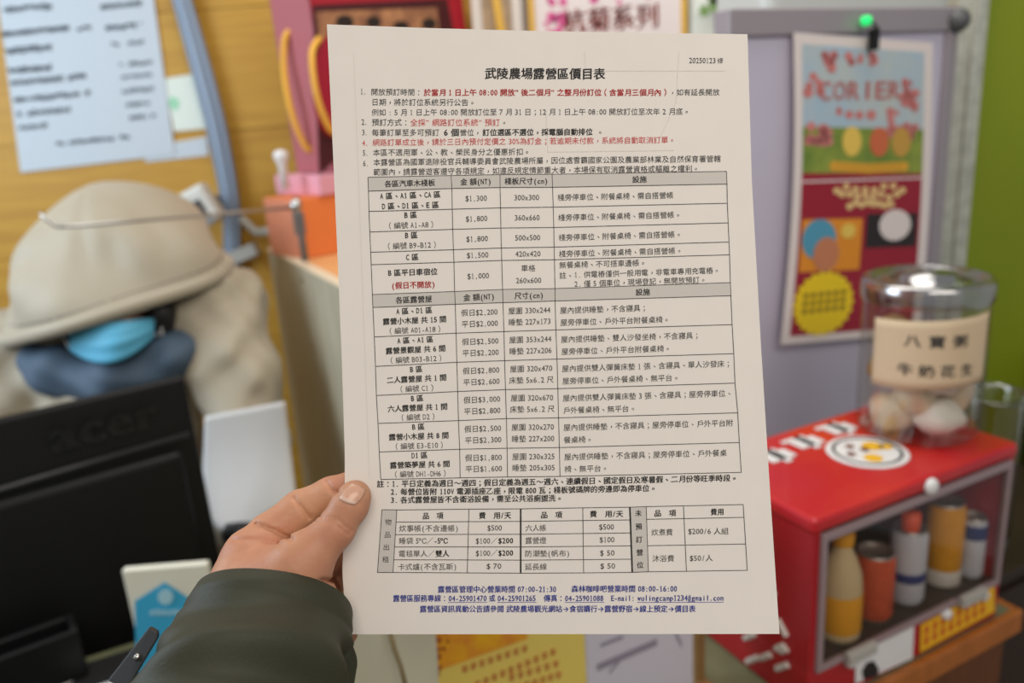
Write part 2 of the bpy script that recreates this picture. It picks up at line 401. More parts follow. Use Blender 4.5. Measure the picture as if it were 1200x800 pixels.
def cell(rw, c, text, v, align='c', mi=0, bold=False, em=None, dx=0):
    tl, tr, br, bl = HR[rw][c], HR[rw][c + 1], HR[rw + 1][c + 1], HR[rw + 1][c]
    em = em or 8.5 + 0.2 * rw / 13
    u = 0.5 if align == 'c' else 0.0
    top = np.array(tl) * (1 - u) + np.array(tr) * u; bot = np.array(bl) * (1 - u) + np.array(br) * u; p = top * (1 - v) + bot * v
    sl = ((tr[1] - tl[1]) / (tr[0] - tl[0])) * (1 - v) + ((br[1] - bl[1]) / (br[0] - bl[0])) * v
    t.at(text, p[0] + (5.2 if align == 'l' else 0) + dx, p[1] + dx * sl, em, sl, align, mi, bold)
for c, (a, b) in enumerate((('各區汽車木棧板', '各區露營屋'), ('金 額(NT)', '金 額(NT)'), ('棧板尺寸(cm)', '尺寸(cm)'), ('設施', '設施'))):
    cell(0, c, a, 0.52, mi=1, bold=True); cell(6, c, b, 0.52, mi=1, bold=True)
S = '棧旁停車位、附餐桌椅、需自搭營帳'
cell(1, 0, 'A 區、A1 區、CA 區', 0.27, mi=1, bold=True); cell(1, 0, 'D 區、D1 區、E 區', 0.77, mi=1, bold=True)
cell(1, 1, '$1,300', 0.5); cell(1, 2, '300x300', 0.5); cell(1, 3, S, 0.52, 'l')
cell(2, 0, 'B 區', 0.23, mi=1, bold=True); cell(2, 0, '（編號 A1-A8）', 0.73); cell(2, 1, '$1,800', 0.5); cell(2, 2, '360x660', 0.5); cell(2, 3, S + '。', 0.52, 'l')
cell(3, 0, 'B 區', 0.23, mi=1, bold=True); cell(3, 0, '（編號 B9-B12）', 0.73); cell(3, 1, '$1,800', 0.5); cell(3, 2, '500x500', 0.5); cell(3, 3, S + '。', 0.52, 'l')
cell(4, 0, 'C 區', 0.5, mi=1, bold=True); cell(4, 1, '$1,500', 0.5); cell(4, 2, '420x420', 0.5); cell(4, 3, S + '。', 0.55, 'l')
cell(5, 0, 'B 區平日車宿位', 0.3, mi=1, bold=True); cell(5, 0, '(假日不開放)', 0.73, mi=2, bold=True); cell(5, 1, '$1,000', 0.5)
cell(5, 2, '車格', 0.28); cell(5, 2, '260x600', 0.7)
cell(5, 3, '無餐桌椅、不可搭車邊帳。', 0.19, 'l'); cell(5, 3, '註、', 0.55, 'l'); cell(5, 3, '1. 供電樁僅供一般用電，非電車專用充電樁。', 0.54, 'l', dx=17.5, em=8.45); cell(5, 3, '2. 僅 5 個車位，現場登記，無開放預訂。', 0.86, 'l', dx=17.5, em=8.45)
rows = [('A 區、D1 區', '露營小木屋 共 15 間', 'A01-A18', '2,200', '2,000', '屋圍 330x244', '睡墊 227x173', '屋內提供睡墊，不含寢具；', '屋旁停車位、戶外平台附餐桌椅。'),
        ('A 區、A1 區', '露營景觀屋 共 6 間', 'B03-B12', '2,500', '2,200', '屋圍 353x244', '睡墊 227x206', '屋內提供睡墊、雙人沙發坐椅，不含寢具；', '屋旁停車位、戶外平台附餐桌椅。'),
        ('B 區', '二人露營屋 共 1 間', 'C1', '2,800', '2,600', '屋圍 320x470', '床墊 5x6.2 尺', '屋內提供雙人彈簧床墊 1 張、含寢具、單人沙發床；', '屋旁停車位、戶外餐桌椅、無平台。'),
        ('B 區', '六人露營屋 共 1 間', 'D2', '3,000', '2,800', '屋圍 320x670', '床墊 5x6.2 尺', '屋內提供雙人彈簧床墊 3 張、含寢具；屋旁停車位、', '戶外餐桌椅、無平台。'),
        ('B 區', '露營小木屋 共 8 間', 'E3-E10', '2,500', '2,300', '屋圍 320x270', '睡墊 227x200', '屋內提供睡墊，不含寢具；屋旁停車位、戶外平台附', '餐桌椅。'),
        ('D1 區', '露營築夢屋 共 6 間', 'DH1-DH6', '1,800', '1,600', '屋圍 230x325', '睡墊 205x305', '屋內提供睡墊，不含寢具；屋旁停車位、戶外餐桌', '椅、無平台。')]
for i, q in enumerate(rows):
    k = 7 + i
    cell(k, 0, q[0], 0.17, mi=1, bold=True, em=8.4); cell(k, 0, q[1], 0.5, mi=1, bold=True, em=8.4); cell(k, 0, '（編號 ' + q[2] + '）', 0.83, em=8.4)
    cell(k, 1, '假日$' + q[3], 0.31); cell(k, 1, '平日$' + q[4], 0.70); cell(k, 2, q[5], 0.30); cell(k, 2, q[6], 0.69)
    cell(k, 3, q[7], 0.33, 'l'); cell(k, 3, q[8], 0.75, 'l')
obj('printed_price_table', t.mb, IM, ps)
t = INKM()
def two(text, pts, mi, bold):   # text along a gently bending line
    gl, tot = layout(text, bold); n = len(text); xs = [p[0] for p in pts]; ys = [p[1] for p in pts]; k = (xs[-1] - xs[0]) / tot
    for V, T in gl:
        cx = V[:, 0].mean() * k + xs[0]; cy = np.interp(cx, xs, ys); sl = (np.interp(cx + 20, xs, ys) - np.interp(cx - 20, xs, ys)) / 40
        t.mb.add([ppt(xs[0] + p[0] * k, cy + (xs[0] + p[0] * k - cx) * sl - p[1] * k, 0.00022) for p in V], T, mi)
two('註：1. 平日定義為週日～週四；假日定義為週五～週六、連續假日、國定假日及寒暑假、二月份等旺季時段。', [(441.5, 567), (550, 565.8), (658, 564), (865, 559.8)], 1, True)
two('2. 每營位皆附 110V 電源插座乙座，限電 800 瓦；棧板號碼牌的旁邊即為停車位。', [(457.8, 576.2), (600, 575), (770, 571.7)], 1, True)
two('3. 各式露營屋皆不含衛浴設備，需至公共浴廁盥洗。', [(457.8, 585.8), (660, 583.4)], 1, True)
obj('printed_notes', t.mb, IM, ps)
# rental table
TT = [(447.6, 597), (465, 597.3), (549.6, 596.4), (610.2, 596), (683, 594.8), (738.2, 594.1), (757.3, 593.4), (801, 592.5), (871, 590.9)]
TB = [(442.4, 670.6), (460.6, 670.5), (547.6, 671), (610.2, 671.4), (684, 671), (741, 670.4), (759.9, 669.7), (804.5, 669.1), (875.8, 668)]
def tp(c, fr): return tuple(np.array(TT[c]) * (1 - fr) + np.array(TB[c]) * fr)
t = INKM()
t.shade(TT[0], TT[1], TB[1], TB[0], 5); t.shade(TT[5], TT[6], TB[6], TB[5], 5)
t.line(TT, 0.75); t.line(TB, 0.75)
for c in (0, 1, 2, 4, 6, 7, 8): t.line([TT[c], TB[c]], 0.75)
for c in (3, 5): t.line([TT[c], TB[c]], 1.9, 1)
for fr in (0.195, 0.395, 0.592, 0.797): t.line([tp(c, fr) for c in (1, 2, 3, 4, 5)], 0.75)
for fr in (0.195, 0.6): t.line([tp(c, fr) for c in (6, 7, 8)], 0.75)
for ch, (x, y) in zip('物品出租', [(455, 611.6), (454.2, 626.4), (452.8, 641), (451.8, 655.4)]): t.at(ch, x, y, 8, 0, mi=1)
for ch, (x, y) in zip('未預訂營位', [(748.2, 601.3), (748.6, 616.9), (749, 632), (749.7, 647.2), (750.1, 661.9)]): t.at(ch, x, y, 8, 0, mi=1, bold=True)
r = t.run
for tx, x0, x1, y in (('品\u3000項', 495, 519.6, 604.4), ('費\u3000用/天', 561, 599.2, 604), ('品\u3000項', 633.6, 659, 603.4), ('費\u3000用/天', 691, 730.6, 602.2), ('品\u3000項', 766.6, 792.4, 601.3), ('費用', 832.7, 848.3, 599.8)): r(tx, x0, y, x1, y - 0.3, 1, True, em=8.4)
for tx, x0, x1, y, b in (('炊事帳(不含邊帳)', 467.6, 537.6, 619, 0), ('$500', 571, 588.4, 618.4, 0), ('六人帳', 615.6, 640.4, 618.6, 0), ('$500', 702, 719.8, 617.2, 0),
        ('睡袋 5℃／', 467.4, 508, 633.6, 0), ('-5℃', 508.4, 524.6, 633.6, 1), ('$100／', 557.4, 583.4, 633.6, 0), ('$200', 583.8, 601.6, 633.4, 1), ('露營燈', 615.6, 640.4, 633.2, 0), ('$100', 702.6, 720.4, 632.2, 0),
        ('電毯單人／', 467, 509.6, 648.6, 0), ('雙人', 510, 526.6, 648.6, 1), ('$100／', 557.4, 583.4, 648, 0), ('$200', 583.8, 601.6, 647.8, 1), ('防潮墊(帆布)', 615, 668, 648.4, 0), ('$ 50', 703, 720.5, 647.7, 0),
        ('卡式爐(不含瓦斯)', 466, 535.6, 664, 0), ('$ 70', 570, 587.8, 663.2, 0), ('延長線', 615, 641, 664, 0), ('$ 50', 703.4, 721.2, 663, 0),
        ('炊煮費', 763.3, 788.7, 623.6, 0), ('$200/6 人組', 806.4, 854.1, 622.4, 0), ('沐浴費', 764.4, 790.4, 654.3, 0), ('$50/人', 808.2, 835.7, 653.8, 0)):
    r(tx, x0, y, x1, y - 0.2, 1 if b else 0, bool(b), em=8.5)
obj('printed_rental_table', t.mb, IM, ps)
t = INKM(); r = t.run
for tx, x0, x1, y in (('露營區管理中心營業時間 07:00-21:30', 513, 652, 690.4), ('森林咖啡吧營業時間 08:00-16:00', 669.5, 793.7, 689.8), ('露營區服務專線：', 460.6, 525, 701), ('04-25901470', 525.5, 570.5, 701), ('或', 573, 580.6, 701), ('04-25901265', 583, 628, 700.9),
        ('傳真：', 637, 661.5, 700.9), ('04-25901088', 662, 707.4, 700.9), ('E-mail:', 716, 743.8, 700.7), ('wulingcamp1234@gmail.com', 746.9, 848.3, 700.5), ('露營區資訊異動公告請參閱 武陵農場觀光網站→食宿購行→露營野宿→線上預定→價目表', 492, 815.3, 713.4)):
    r(tx, x0, y, x1, y - 0.2, 4, True, em=8.7)
for a, b in ((525, 571), (583, 628.5), (662, 708), (746.9, 848)): t.line([(a, 705.6), (b, 705.3)], 0.6, 4)
obj('printed_contact_lines', t.mb, IM, ps)['label'] = 'dark blue printed contact lines'
# faint print of the reverse side
gm = mat('show_through', (219, 211, 203), 0.75)
for pl in ([(414.5, 62), (420, 205), (433, 560)], [(685, 60), (686.5, 83), (850, 83)], [(796, 60), (792, 120), (772, 165)], [(640, 130), (642, 178), (790, 176)]): t = INKM(); t.line(pl, 1.1, 0, 0.00012); obj('print_showing_through', t.mb, gm, ps)

# ------------------------------------------------------------------ the hand holding the sheet, in its jacket sleeve
def px(s, d): return s * d / FPX
def C(x, y, d, r): return (cm(x, y, d), px(r, d))
def chain(X, pts, k, base=None):
    d = base
    for (a, ra), (b, rb) in zip(pts[:-1], pts[1:]):
        q = cap(X, a, b, ra, rb); d = q if d is None else smin(d, q, k)
    return d
def hand_sdf(X):
    palm = chain(X, [C(300, 745, .385, 52), C(296, 700, .392, 49), C(297, 655, .401, 37)], .012)
    palm = chain(X, [C(310, 735, .390, 48), C(330, 690, .418, 36), C(338, 650, .430, 26)], .014, palm)
    palm = chain(X, [C(330, 735, .395, 44), C(352, 705, .436, 32), C(352, 672, .447, 25)], .014, palm)
    palm = chain(X, [C(345, 735, .400, 40), C(366, 716, .444, 28), C(366, 692, .460, 21)], .014, palm)
    palm = chain(X, [C(340, 740, .390, 40), C(368, 716, .394, 33)], .010, palm)
    palm = chain(X, [C(366, 716, .444, 28), C(375, 738, .440, 26), C(404, 741, .436, 15)], .010, palm)
    palm = chain(X, [C(325, 725, .385, 42), C(336, 690, .384, 43), C(356, 657, .3815, 32)], .012, palm)
    thumb = chain(X, [C(352, 661, .3815, 33), C(393, 620, .3845, 21.5), C(410, 592, .3866, 20.5), C(416, 581, .3870, 18.5)], .004)
    d = smin(palm, thumb, .004)
    idx = chain(X, [C(301, 648, .403, 35), C(316, 628, .408, 26), C(352, 598, .4135, 23), C(388, 580, .413, 20.5), C(432, 563, .4095, 18), C(468, 560, .4055, 15)], .003)
    mid = chain(X, [C(338, 650, .430, 26), C(400, 604, .434, 20), C(445, 600, .424, 18.5), C(478, 607, .4075, 15)], .003)
    rng_ = chain(X, [C(352, 672, .447, 25), C(412, 634, .450, 19), C(452, 640, .434, 17), C(474, 650, .4085, 15)], .003)
    pnk = chain(X, [C(366, 692, .460, 21), C(408, 668, .458, 16), C(440, 682, .440, 14.5), C(458, 694, .4085, 13)], .003)
    for f_ in (mid, rng_, pnk): d = smin(d, f_, .003)
    d = smin(d, idx, .002)
    # skin creases
    x = X[..., 0] / X[..., 2] * FPX + 600; y = X[..., 1] / X[..., 2] * FPX + 400
    for pl, amp, wd in ((((300, 614), (322, 622), (343, 632)), .0020, 2.7), (((345, 584), (354, 596), (362, 606)), .0016, 2.5), (((383, 564), (389, 575), (397, 577)), .0014, 2.3),
                        (((272, 632), (305, 632), (330, 638)), .0010, 2.2), (((376, 606), (394, 608), (412, 622)), .0009, 1.6), (((371, 611), (390, 612), (409, 626)), .0008, 1.5), (((376, 680), (390, 680), (400, 673)), .0028, 2.2)):
        dd = None
        for (xa, ya), (xb, yb) in zip(pl[:-1], pl[1:]):
            bx, by = xb - xa, yb - ya; tt = np.clip(((x - xa) * bx + (y - ya) * by) / (bx * bx + by * by), 0, 1)
            q = (x - xa - tt * bx) ** 2 + (y - ya - tt * by) ** 2; dd = q if dd is None else np.minimum(dd, q)
        d = d + amp * np.exp(-dd / wd ** 2) * (X[..., 2] < .4135)
    return d
SKIN = mat('skin', (197, 147, 113), 0.5, nscale=40, col2=(184, 126, 98), bump=0.12, bscale=450, sss=0.12, spec=0.35)
lo = np.minimum(cm(235, 530, .36), cm(235, 530, .48)); hi = np.array([cm(500, 760, .40)[0], cm(400, 790, .43)[1], .485]); lo[2] = .345
pm = sdfmesh(hand_sdf, lo, hi, .00095)
W0 = c2w(cm(316, 722, .388))
ph = obj('person', pm, SKIN, origin=W0, smooth=True)
tag(ph, 'left hand and forearm in a dark green jacket sleeve, thumb pinching the price sheet', 'person')
# thumbnail lies on the thumb surface
def hit(x, y):
    d = .36
    for _ in range(60):
        d += float(hand_sdf(cm(x, y, d)[None, :])[0]) * 0.7
    return d
def nail(u, v):
    a, b, c_, d_ = np.array((412.5, 563.5)), np.array((431, 574)), np.array((417, 593)), np.array((394.5, 584.5))
    e_ = (u - 0.5) * 2; r_ = (v - 0.5) * 2
    u2 = 0.5 + 0.5 * e_ * math.sqrt(max(0, 1 - 0.35 * r_ * r_)); v2 = 0.5 + 0.5 * r_ * math.sqrt(max(0, 1 - 0.22 * e_ * e_))
    p = (a * (1 - u2) + b * u2) * v2 + (d_ * (1 - u2) + c_ * u2) * (1 - v2)
    return pt(p[0], p[1], hit(p[0], p[1]) - 0.0004 - 0.0003 * (1 - e_ * e_))
mb = MB().grid(nail, 10, 10)
for k in range(len(mb.f)): mb.m[k] = 1 if k < 20 else 0
obj('thumbnail', mb, [mat('nail_plate', (214, 164, 136), 0.35, noise=0.1, nscale=300, coat=0.2), mat('nail_pale_rim', (214, 178, 158), 0.4)], ph, smooth=True, solid=0.0004)['label'] = 'pale ridged thumbnail'
# sleeve: a loft along the forearm, camera-space axes (right, down, away)
AX = np.array([0.03, -0.55, 0.82]); AX /= np.linalg.norm(AX)
SX = np.array([1.0, 0.14, -0.05]); SX -= AX * (SX @ AX); SX /= np.linalg.norm(SX); SY = np.cross(AX, SX)
if SY[1] > 0: SY = -SY
c0 = cm(319, 717, .386)
def sleeve(u, v, inner=0.0):
    tt = v * 0.27; q = 2 * math.pi * u
    a = 0.0385 + 0.15 * tt - 0.25 * tt * tt; b = 0.0350 + 0.16 * tt
    a -= inner; b -= inner
    wr = 0.0
    if tt > 0.004:
        e_ = min(1, (tt - 0.004) / 0.02)
        wr = e_ * (0.0038 * math.sin(tt * 150 + 1.6 * math.sin(q * 2 + 0.5) + q * 1.5) * (0.5 + 0.5 * math.sin(q + 0.6)) + 0.0016 * math.sin(tt * 270 + 2.2 * math.cos(q) + 1.3) + 0.0030 * min(1, tt / .03) * math.sin(tt * 95 - q * 2.2 + .8))
    hem = 0.0012 * math.exp(-((tt - 0.012) / 0.002) ** 2)
    p = c0 - AX * (tt - 0.003 * math.cos(q * 2) * (1 - min(1, tt / .05))) + SX * (a + wr - hem) * math.cos(q) + SY * (b + wr - hem) * math.sin(q)
    return c2w(p)
mb = MB(); NU, NV = 96, 122
P = [sleeve(i / NU, j / NV) for j in range(NV + 1) for i in range(NU)]
mb.add(P, [[j * NU + i, j * NU + (i + 1) % NU, (j + 1) * NU + (i + 1) % NU, (j + 1) * NU + i] for j in range(NV) for i in range(NU)])
P = [sleeve(i / NU, j / NV * 0.3, 0.003) for j in range(NV + 1) for i in range(NU)]
mb.add(P, [[j * NU + (i + 1) % NU, j * NU + i, (j + 1) * NU + i, (j + 1) * NU + (i + 1) % NU] for j in range(NV) for i in range(NU)])
mb.add([sleeve(i / NU, 0, k) for k in (0, 0.003) for i in range(NU)], [[(i + 1) % NU, i, NU + i, NU + (i + 1) % NU] for i in range(NU)])
mb.poly([sleeve(i / NU, 1) for i in range(NU)][::-1])
sl = obj('jacket_sleeve', mb, mat('green_nylon', (56, 56, 41), 0.6, noise=0.08, nscale=40, bump=0.15, bscale=900, spec=.3), ph, smooth=True)
sl['label'] = 'dark olive green jacket sleeve'
mb = MB().prism([pt(*q) for q in ((126, 797, .345), (174, 735, .358), (184, 741, .356), (184, 748, .354), (146, 812, .340))], F * 0.003)
obj('cuff_tab', mb, mat('black_webbing', (20, 20, 20), 0.6), sl, bevel=0.0008)
mb = MB().tube([pt(194, 747, .354), pt(202, 738, .355)], 0.0016, 10).lathe(pt(203, 737, .354), [(0, -.0012), (.0022, -.001), (.0026, 0), (.0022, .001), (0, .0012)], 14).tube([pt(159, 772, .348), pt(163, 767, .348)], .0014, 8)
obj('zip_slider', mb, STEEL, sl, smooth=True)

# ------------------------------------------------------------------ red can warmer
W1 = pz(1167, 722, ZC) - pz(945, 838, ZC); W1 /= np.linalg.norm(W1); WB = np.array([-W1[1], W1[0], 0]); WF = -WB; WAX = (W1, WB, EZ)
A = pz(945, 838, ZC) + EZ * .0008; HW, HD, HH = 0.377, 0.205, 0.273
cw = thing('can_warmer', A, 'red heated display cabinet with a glass front, full of bottles and cans', 'display cabinet')
RED = mat('red_enamel', (172, 16, 30), 0.35, noise=0.06, nscale=6, coat=0.2); RED2 = mat('orange_red_enamel', (204, 50, 30), 0.35, nscale=5, col2=(188, 20, 34), coat=0.2)
DKI = mat('dark_cabinet_inside', (104, 84, 72), 0.5)
fz = 0.060
obj('base_panel', MB().box(A, (0, 0, 0), (HW, HD, fz), WAX), RED, cw, bevel=0.003)
obj('side_panel', MB().box(A, (0, 0, fz), (0.012, HD, HH - 0.02), WAX), RED, cw)
obj('side_panel', MB().box(A, (HW - 0.012, 0, fz), (HW, HD, HH - 0.02), WAX), RED, cw)
obj('inner_tray', MB().box(A, (.013, .002, fz), (HW - .013, HD - .01, fz + .004), WAX), mat('dark_tray', (58, 46, 40), .5), cw)
obj('back_panel', MB().box(A, (0.012, HD - 0.01, fz), (HW - 0.012, HD, HH - 0.02), WAX), DKI, cw)
obj('roof_panel', MB().box(A, (-0.003, -0.003, HH - 0.02), (HW + 0.003, HD + 0.003, HH), WAX), RED2, cw, bevel=0.006)
mb = MB()
for lo_, hi_ in (((0.010, -0.006, fz), (0.018, 0.001, HH - .022)), ((HW - .018, -0.006, fz), (HW - .010, 0.001, HH - .022)), ((.018, -0.006, fz), (HW - .018, 0.001, fz + .008)), ((.018, -0.006, HH - .032), (HW - .018, 0.001, HH - .022))): mb.box(A, lo_, hi_, WAX)
dr = obj('door', mb, mat('grey_plastic_frame', (150, 130, 132), 0.35), cw, bevel=0.001); dr['label'] = 'glass door in a thin grey frame'
obj('glass_pane', MB().box(A, (.018, -0.004, fz + .008), (HW - .018, -0.001, HH - .032), WAX), clear('door_glass', (248, 246, 244), 0.015, .05, .10), dr)
for a in (0.055, 0.275): obj('clip_handle', MB().box(A, (a, -0.016, fz - 0.002), (a + 0.05, -0.006, fz + 0.014), WAX), mat('clear_grey_plastic', (176, 172, 164), 0.3), dr, bevel=0.002)
obj('knob', MB().lathe(A + W1 * .197 + EZ * (HH - .012) - WB * .004, [(0.0, 0.008), (.008, .007), (.011, .003), (.011, 0)], 20, 0, (W1, EZ, WF)), WHITE, cw, smooth=True)
for a in (0.07, 0.255, 0.335): obj('knob', MB().lathe(A + W1 * a + EZ * 0.052 - WB * 0.001, [(0.0, 0.008), (.006, .008), (.008, .004), (.008, 0)], 20, 0, (W1, EZ, WF)), WHITE, cw, smooth=True)
# stickers on the front strip, roof and side
def sticker(name, pts, m, label=None, extra=None, par=None, off=0.0012):
    mb = MB().prism(pts, WF * 0.0 + np.array([0, 0, 0.0001])); o = obj(name, mb, m, par or cw)
    if label: o['label'] = label
    return o
def fquad(px4, lift): return [pp(x, y, A + WF * lift, WF) for x, y in px4]
mb = MB().prism(fquad(((1003, 761), (1071, 729), (1069, 771), (1002, 801)), .001), WF * .0006)
o = obj('notice_sticker', mb, WHITE, cw); o['label'] = 'white sticker with a dark hand mark'
q = fquad(((1010, 786), (1016, 776), (1024, 774), (1030, 784), (1028, 792), (1012, 796)), .0022); obj('sticker_mark', MB().prism(q, WF * .0004), INK, o)
mb = MB().prism(fquad(((1079, 732), (1165, 686), (1165, 716), (1078, 764)), .001), WF * .0006)
o = obj('warning_sticker', mb, mat('yellow_sticker', (236, 182, 24), 0.5), cw); o['label'] = 'yellow sticker with two lines of red characters'
mb = MB(); q = fquad(((1079, 732), (1165, 686), (1165, 716), (1078, 764)), .0022); q = [np.array(p) for p in q]
for line in (0.3, 0.68):
    for k in range(8):
        u = 0.08 + k * 0.108; c_ = (q[0] * (1 - u) + q[1] * u) * (1 - line) + (q[3] * (1 - u) + q[2] * u) * line
        for sx, sy, ex, ey in ((-.4, .3, .4, .3), (-.4, -.35, .4, -.35), (0, -.45, 0, .45), (-.35, -.1, .35, 0)):
            a = c_ + W1 * sx * .012 + EZ * sy * .014; b = c_ + W1 * ex * .012 + EZ * ey * .014
            mb.tube([a, b], .0009, 4)
obj('sticker_characters', mb, REDI, o)
mb = MB().box(A, (HW + .0005, .01, .07), (HW + .0012, .06, .22), WAX); obj('side_sticker', mb, mat('yellow_sticker', (236, 182, 24)), cw)
ZT = ZC + HH + .0008
def rpt(x, y, up=.001): return pz(x, y, ZT + up)
lc = rpt(1016, 529); 
mb = MB().lathe(lc, [(0, .0008), (.052, .0008), (.053, 0)], 40); lg = obj('logo_sticker', mb, WHITE, cw); lg['label'] = 'round white sticker with dark rim and yellow marks'
mb = MB().lathe(lc + EZ * .001, [(.041, 0), (.041, .0006), (.045, .0006), (.045, 0)], 40)
obj('logo_rim', mb, INKS, lg)
mb = MB()
for a, b, r_ in ((.018, .006, .014), (-.012, -.020, .012), (.03, -.005, .009)): mb.lathe(lc + W1 * a + WB * b + EZ * .0012, [(0, .0006), (r_, .0006), (r_, 0)], 16)
obj('logo_yellow_mark', mb, mat('yellow_sticker', (236, 182, 24)), lg)
mb = MB()
for a, b in ((0, .004), (-.026, .004), (-.008, .022)): mb.lathe(lc + W1 * a + WB * b + EZ * .002, [(0, .0006), (.006, .0006), (.006, 0)], 10)
obj('logo_brown_mark', mb, mat('logo_brown', (120, 70, 50)), lg)
lt = []
for (x, y) in ((912, 534), (946, 518), (985, 502)):
    mb = MB(); c_ = rpt(x, y)
    mb.box(c_, (-.022, -.013, 0), (.022, .013, .0006)); mb.box(c_, (-.006, -.022, 0), (.006, .022, .0006)); mb.box(c_, (-.030, .014, 0), (.012, .022, .0006))
    obj('roof_character', mb, WHITE, cw)
mb = MB()
for s0 in range(26):
    u = rng.uniform(.03, HD - .03); z_ = rng.uniform(.03, HH - .12); L = rng.uniform(.02, .045)
    a = A - W1 * .0008 + WB * u + EZ * z_; b = a + WB * L * .5 - EZ * L * .5 * (1 if rng.uniform() < .5 else -1)
    mb.tube([a, b], .0042, 6)
obj('side_pattern', mb, mat('white_print', (206, 200, 190), 0.5), cw)['label'] = 'white lettering pattern on the red side'
# goods in the warmer
zf = ZC + fz
def bottle(loc, prof, name, label, cat, group, parts):
    t_ = thing(name, loc, label, cat, group)
    for pn, pr, m in parts: obj(pn, MB().lathe(loc, pr, 32), m, t_, smooth=True)
    return t_
def loc_in(x, b): # on the warmer floor, b behind the glass, seen at column x
    best = None
    for k in range(400):
        a = 0.022 + k * 0.324 / 400; P = A + W1 * a + WB * b; v = P + EZ * (fz + .06) - CAM; u = 600 + FPX * (v @ R) / (v @ F)
        if best is None or abs(u - x) < best[0]: best = (abs(u - x), P + EZ * (fz + .0045))
    return best[1]
Y1 = mat('yellow_label', (226, 158, 10), 0.45); CRM = mat('cream_plastic', (206, 184, 140), 0.4); ORG = mat('orange_label', (206, 82, 42), 0.45, noise=.25, nscale=60); TIN = mat('tin', (176, 172, 166), 0.32, 0.8)
BLW = mat('white_blue_label', (196, 198, 206), 0.45); NAVY = mat('navy_band', (36, 52, 110), 0.45); OCAP = mat('orange_cap', (232, 84, 34), 0.45); YC = mat('yellow_can_paint', (222, 152, 4), 0.4, noise=.1, nscale=50)
G = 'drinks kept hot in the red warmer'
bottle(loc_in(984, .032), None, 'milk_tea_bottle', 'cream bottle with a yellow label and yellow cap behind the warmer glass', 'bottle', G,
       [('bottle_body', [(0, 0), (.026, .002), (.027, .01), (.027, .03)] + [(.027, .075), (.025, .095), (.017, .118), (.012, .128), (.012, .135), (0, .135)], CRM), ('label_band', [(.0275, .015), (.0278, .016), (.0278, .068), (.0275, .069)], Y1), ('cap', [(.0135, .134), (.014, .136), (.014, .15), (.012, .152), (0, .152)], Y1)])
def can(x, b, r_, h, m, label, band=None, cap_=None):
    l = loc_in(x, b)
    parts = [('can_body', [(r_ * .85, .004), (r_, .01), (r_, h - .01), (r_ * .88, h - .001)], m), ('can_end', [(0, .003), (r_ * .86, 0), (r_ * .87, .005)], TIN), ('can_lid', [(r_ * .9, h - .002), (r_ * .9, h + .001), (r_ * .82, h + .001), (r_ * .8, h - .003), (0, h - .003)], TIN)]
    if band: parts.append(('label_band', [(r_ + .0003, h * band[1]), (r_ + .0006, h * band[1] + .001), (r_ + .0006, h * band[2]), (r_ + .0003, h * band[2] + .001)], band[0]))
    if cap_: parts.append(('cap', [(.012, h - .002), (.012, h + .006), (.0125, h + .008), (.0125, h + .022), (0, h + .023)], cap_))
    return bottle(l, None, 'drink_can', label, 'can', G, parts)
can(1024, .036, .0255, .098, ORG, 'orange can beside the cream bottle with the yellow label')
can(1063, .036, .0235, .112, BLW, 'white can with navy bands and an orange cap', (NAVY, .34, .46), OCAP)
can(1105, .042, .0255, .125, YC, 'tall plain yellow can, the widest one in the warmer', (mat('yellow_can_foot', (206, 200, 190), .4), .02, .2))
can(1150, .026, .0170, .095, BLW, 'small pale can with a dark blue top in the warmer corner', (NAVY, .68, .9))
can(957, .115, .016, .05, mat('blue_tin', (92, 108, 150), .45, noise=.3, nscale=60), 'short blue grey tin in the near corner of the warmer')

# ------------------------------------------------------------------ clear jar on the warmer
JR, JH = 0.080, 0.222
jb = rpt(1073, 503, 0.0); jb = np.array([jb[0], jb[1], ZT + .001])
jar = thing('storage_jar', jb, 'clear plastic jar with a handwritten paper label, standing on the red warmer', 'jar')
CL = clear('jar_plastic', (240, 238, 234), 0.06, 0.15)
jr = obj('jar_body', MB().lathe(jb, [(0, .003), (JR * .9, .003), (JR, .012), (JR, JH - .03), (JR * .985, JH - .012)], 56), CL, jar, smooth=True)
mb = MB().lathe(jb, [(JR * 1.02, JH - .028), (JR * 1.04, JH - .024), (JR * 1.04, JH - .004), (JR * 1.0, JH + .002), (JR * .9, JH + .003), (JR * .86, JH - .003), (JR * .5, JH - .004), (JR * .45, JH + .006), (JR * .2, JH + .012), (0, JH + .012)], 56)
obj('jar_lid', mb, clear('lid_plastic', (205, 205, 208), 0.34, 0.18), jar, smooth=True)
dirc = CAM - jb; ac = math.atan2(dirc[1], dirc[0]) + 0.17
def lab(u, v):
    q = ac - 0.98 + 1.96 * u; zz = .088 + (.094) * v + 0.010 * (u - .5); rr = JR + .0012
    return jb + np.array([rr * math.cos(q), rr * math.sin(q), zz])
lb = obj('paper_label', MB().grid(lab, 32, 8), mat('kraft_label', (214, 190, 156), 0.7, noise=.05, nscale=20), jar, smooth=True, solid=.0004); lb['label'] = 'cream paper label with handwritten characters'
mb = MB()
def jtext(text, zc, u0, du, size):
    for k, ch in enumerate(text):
        V, T = glyph(ch, True)
        def mp(p):
            q = ac - 0.98 + 1.96 * (u0 + k * du) + (p[0] - .5) * size / JR; rr = JR + .0024
            return jb + np.array([rr * math.cos(q), rr * math.sin(q), zc + (p[1] - .37) * size * .9])
        mb.add([mp(p) for p in V], T)
jtext('八寶粥', .154, .34, .18, .020); obj('label_writing', mb, INKS, lb); mb = MB(); jtext('牛奶花生', .114, .30, .16, .020)
obj('label_writing', mb, INKS, lb)
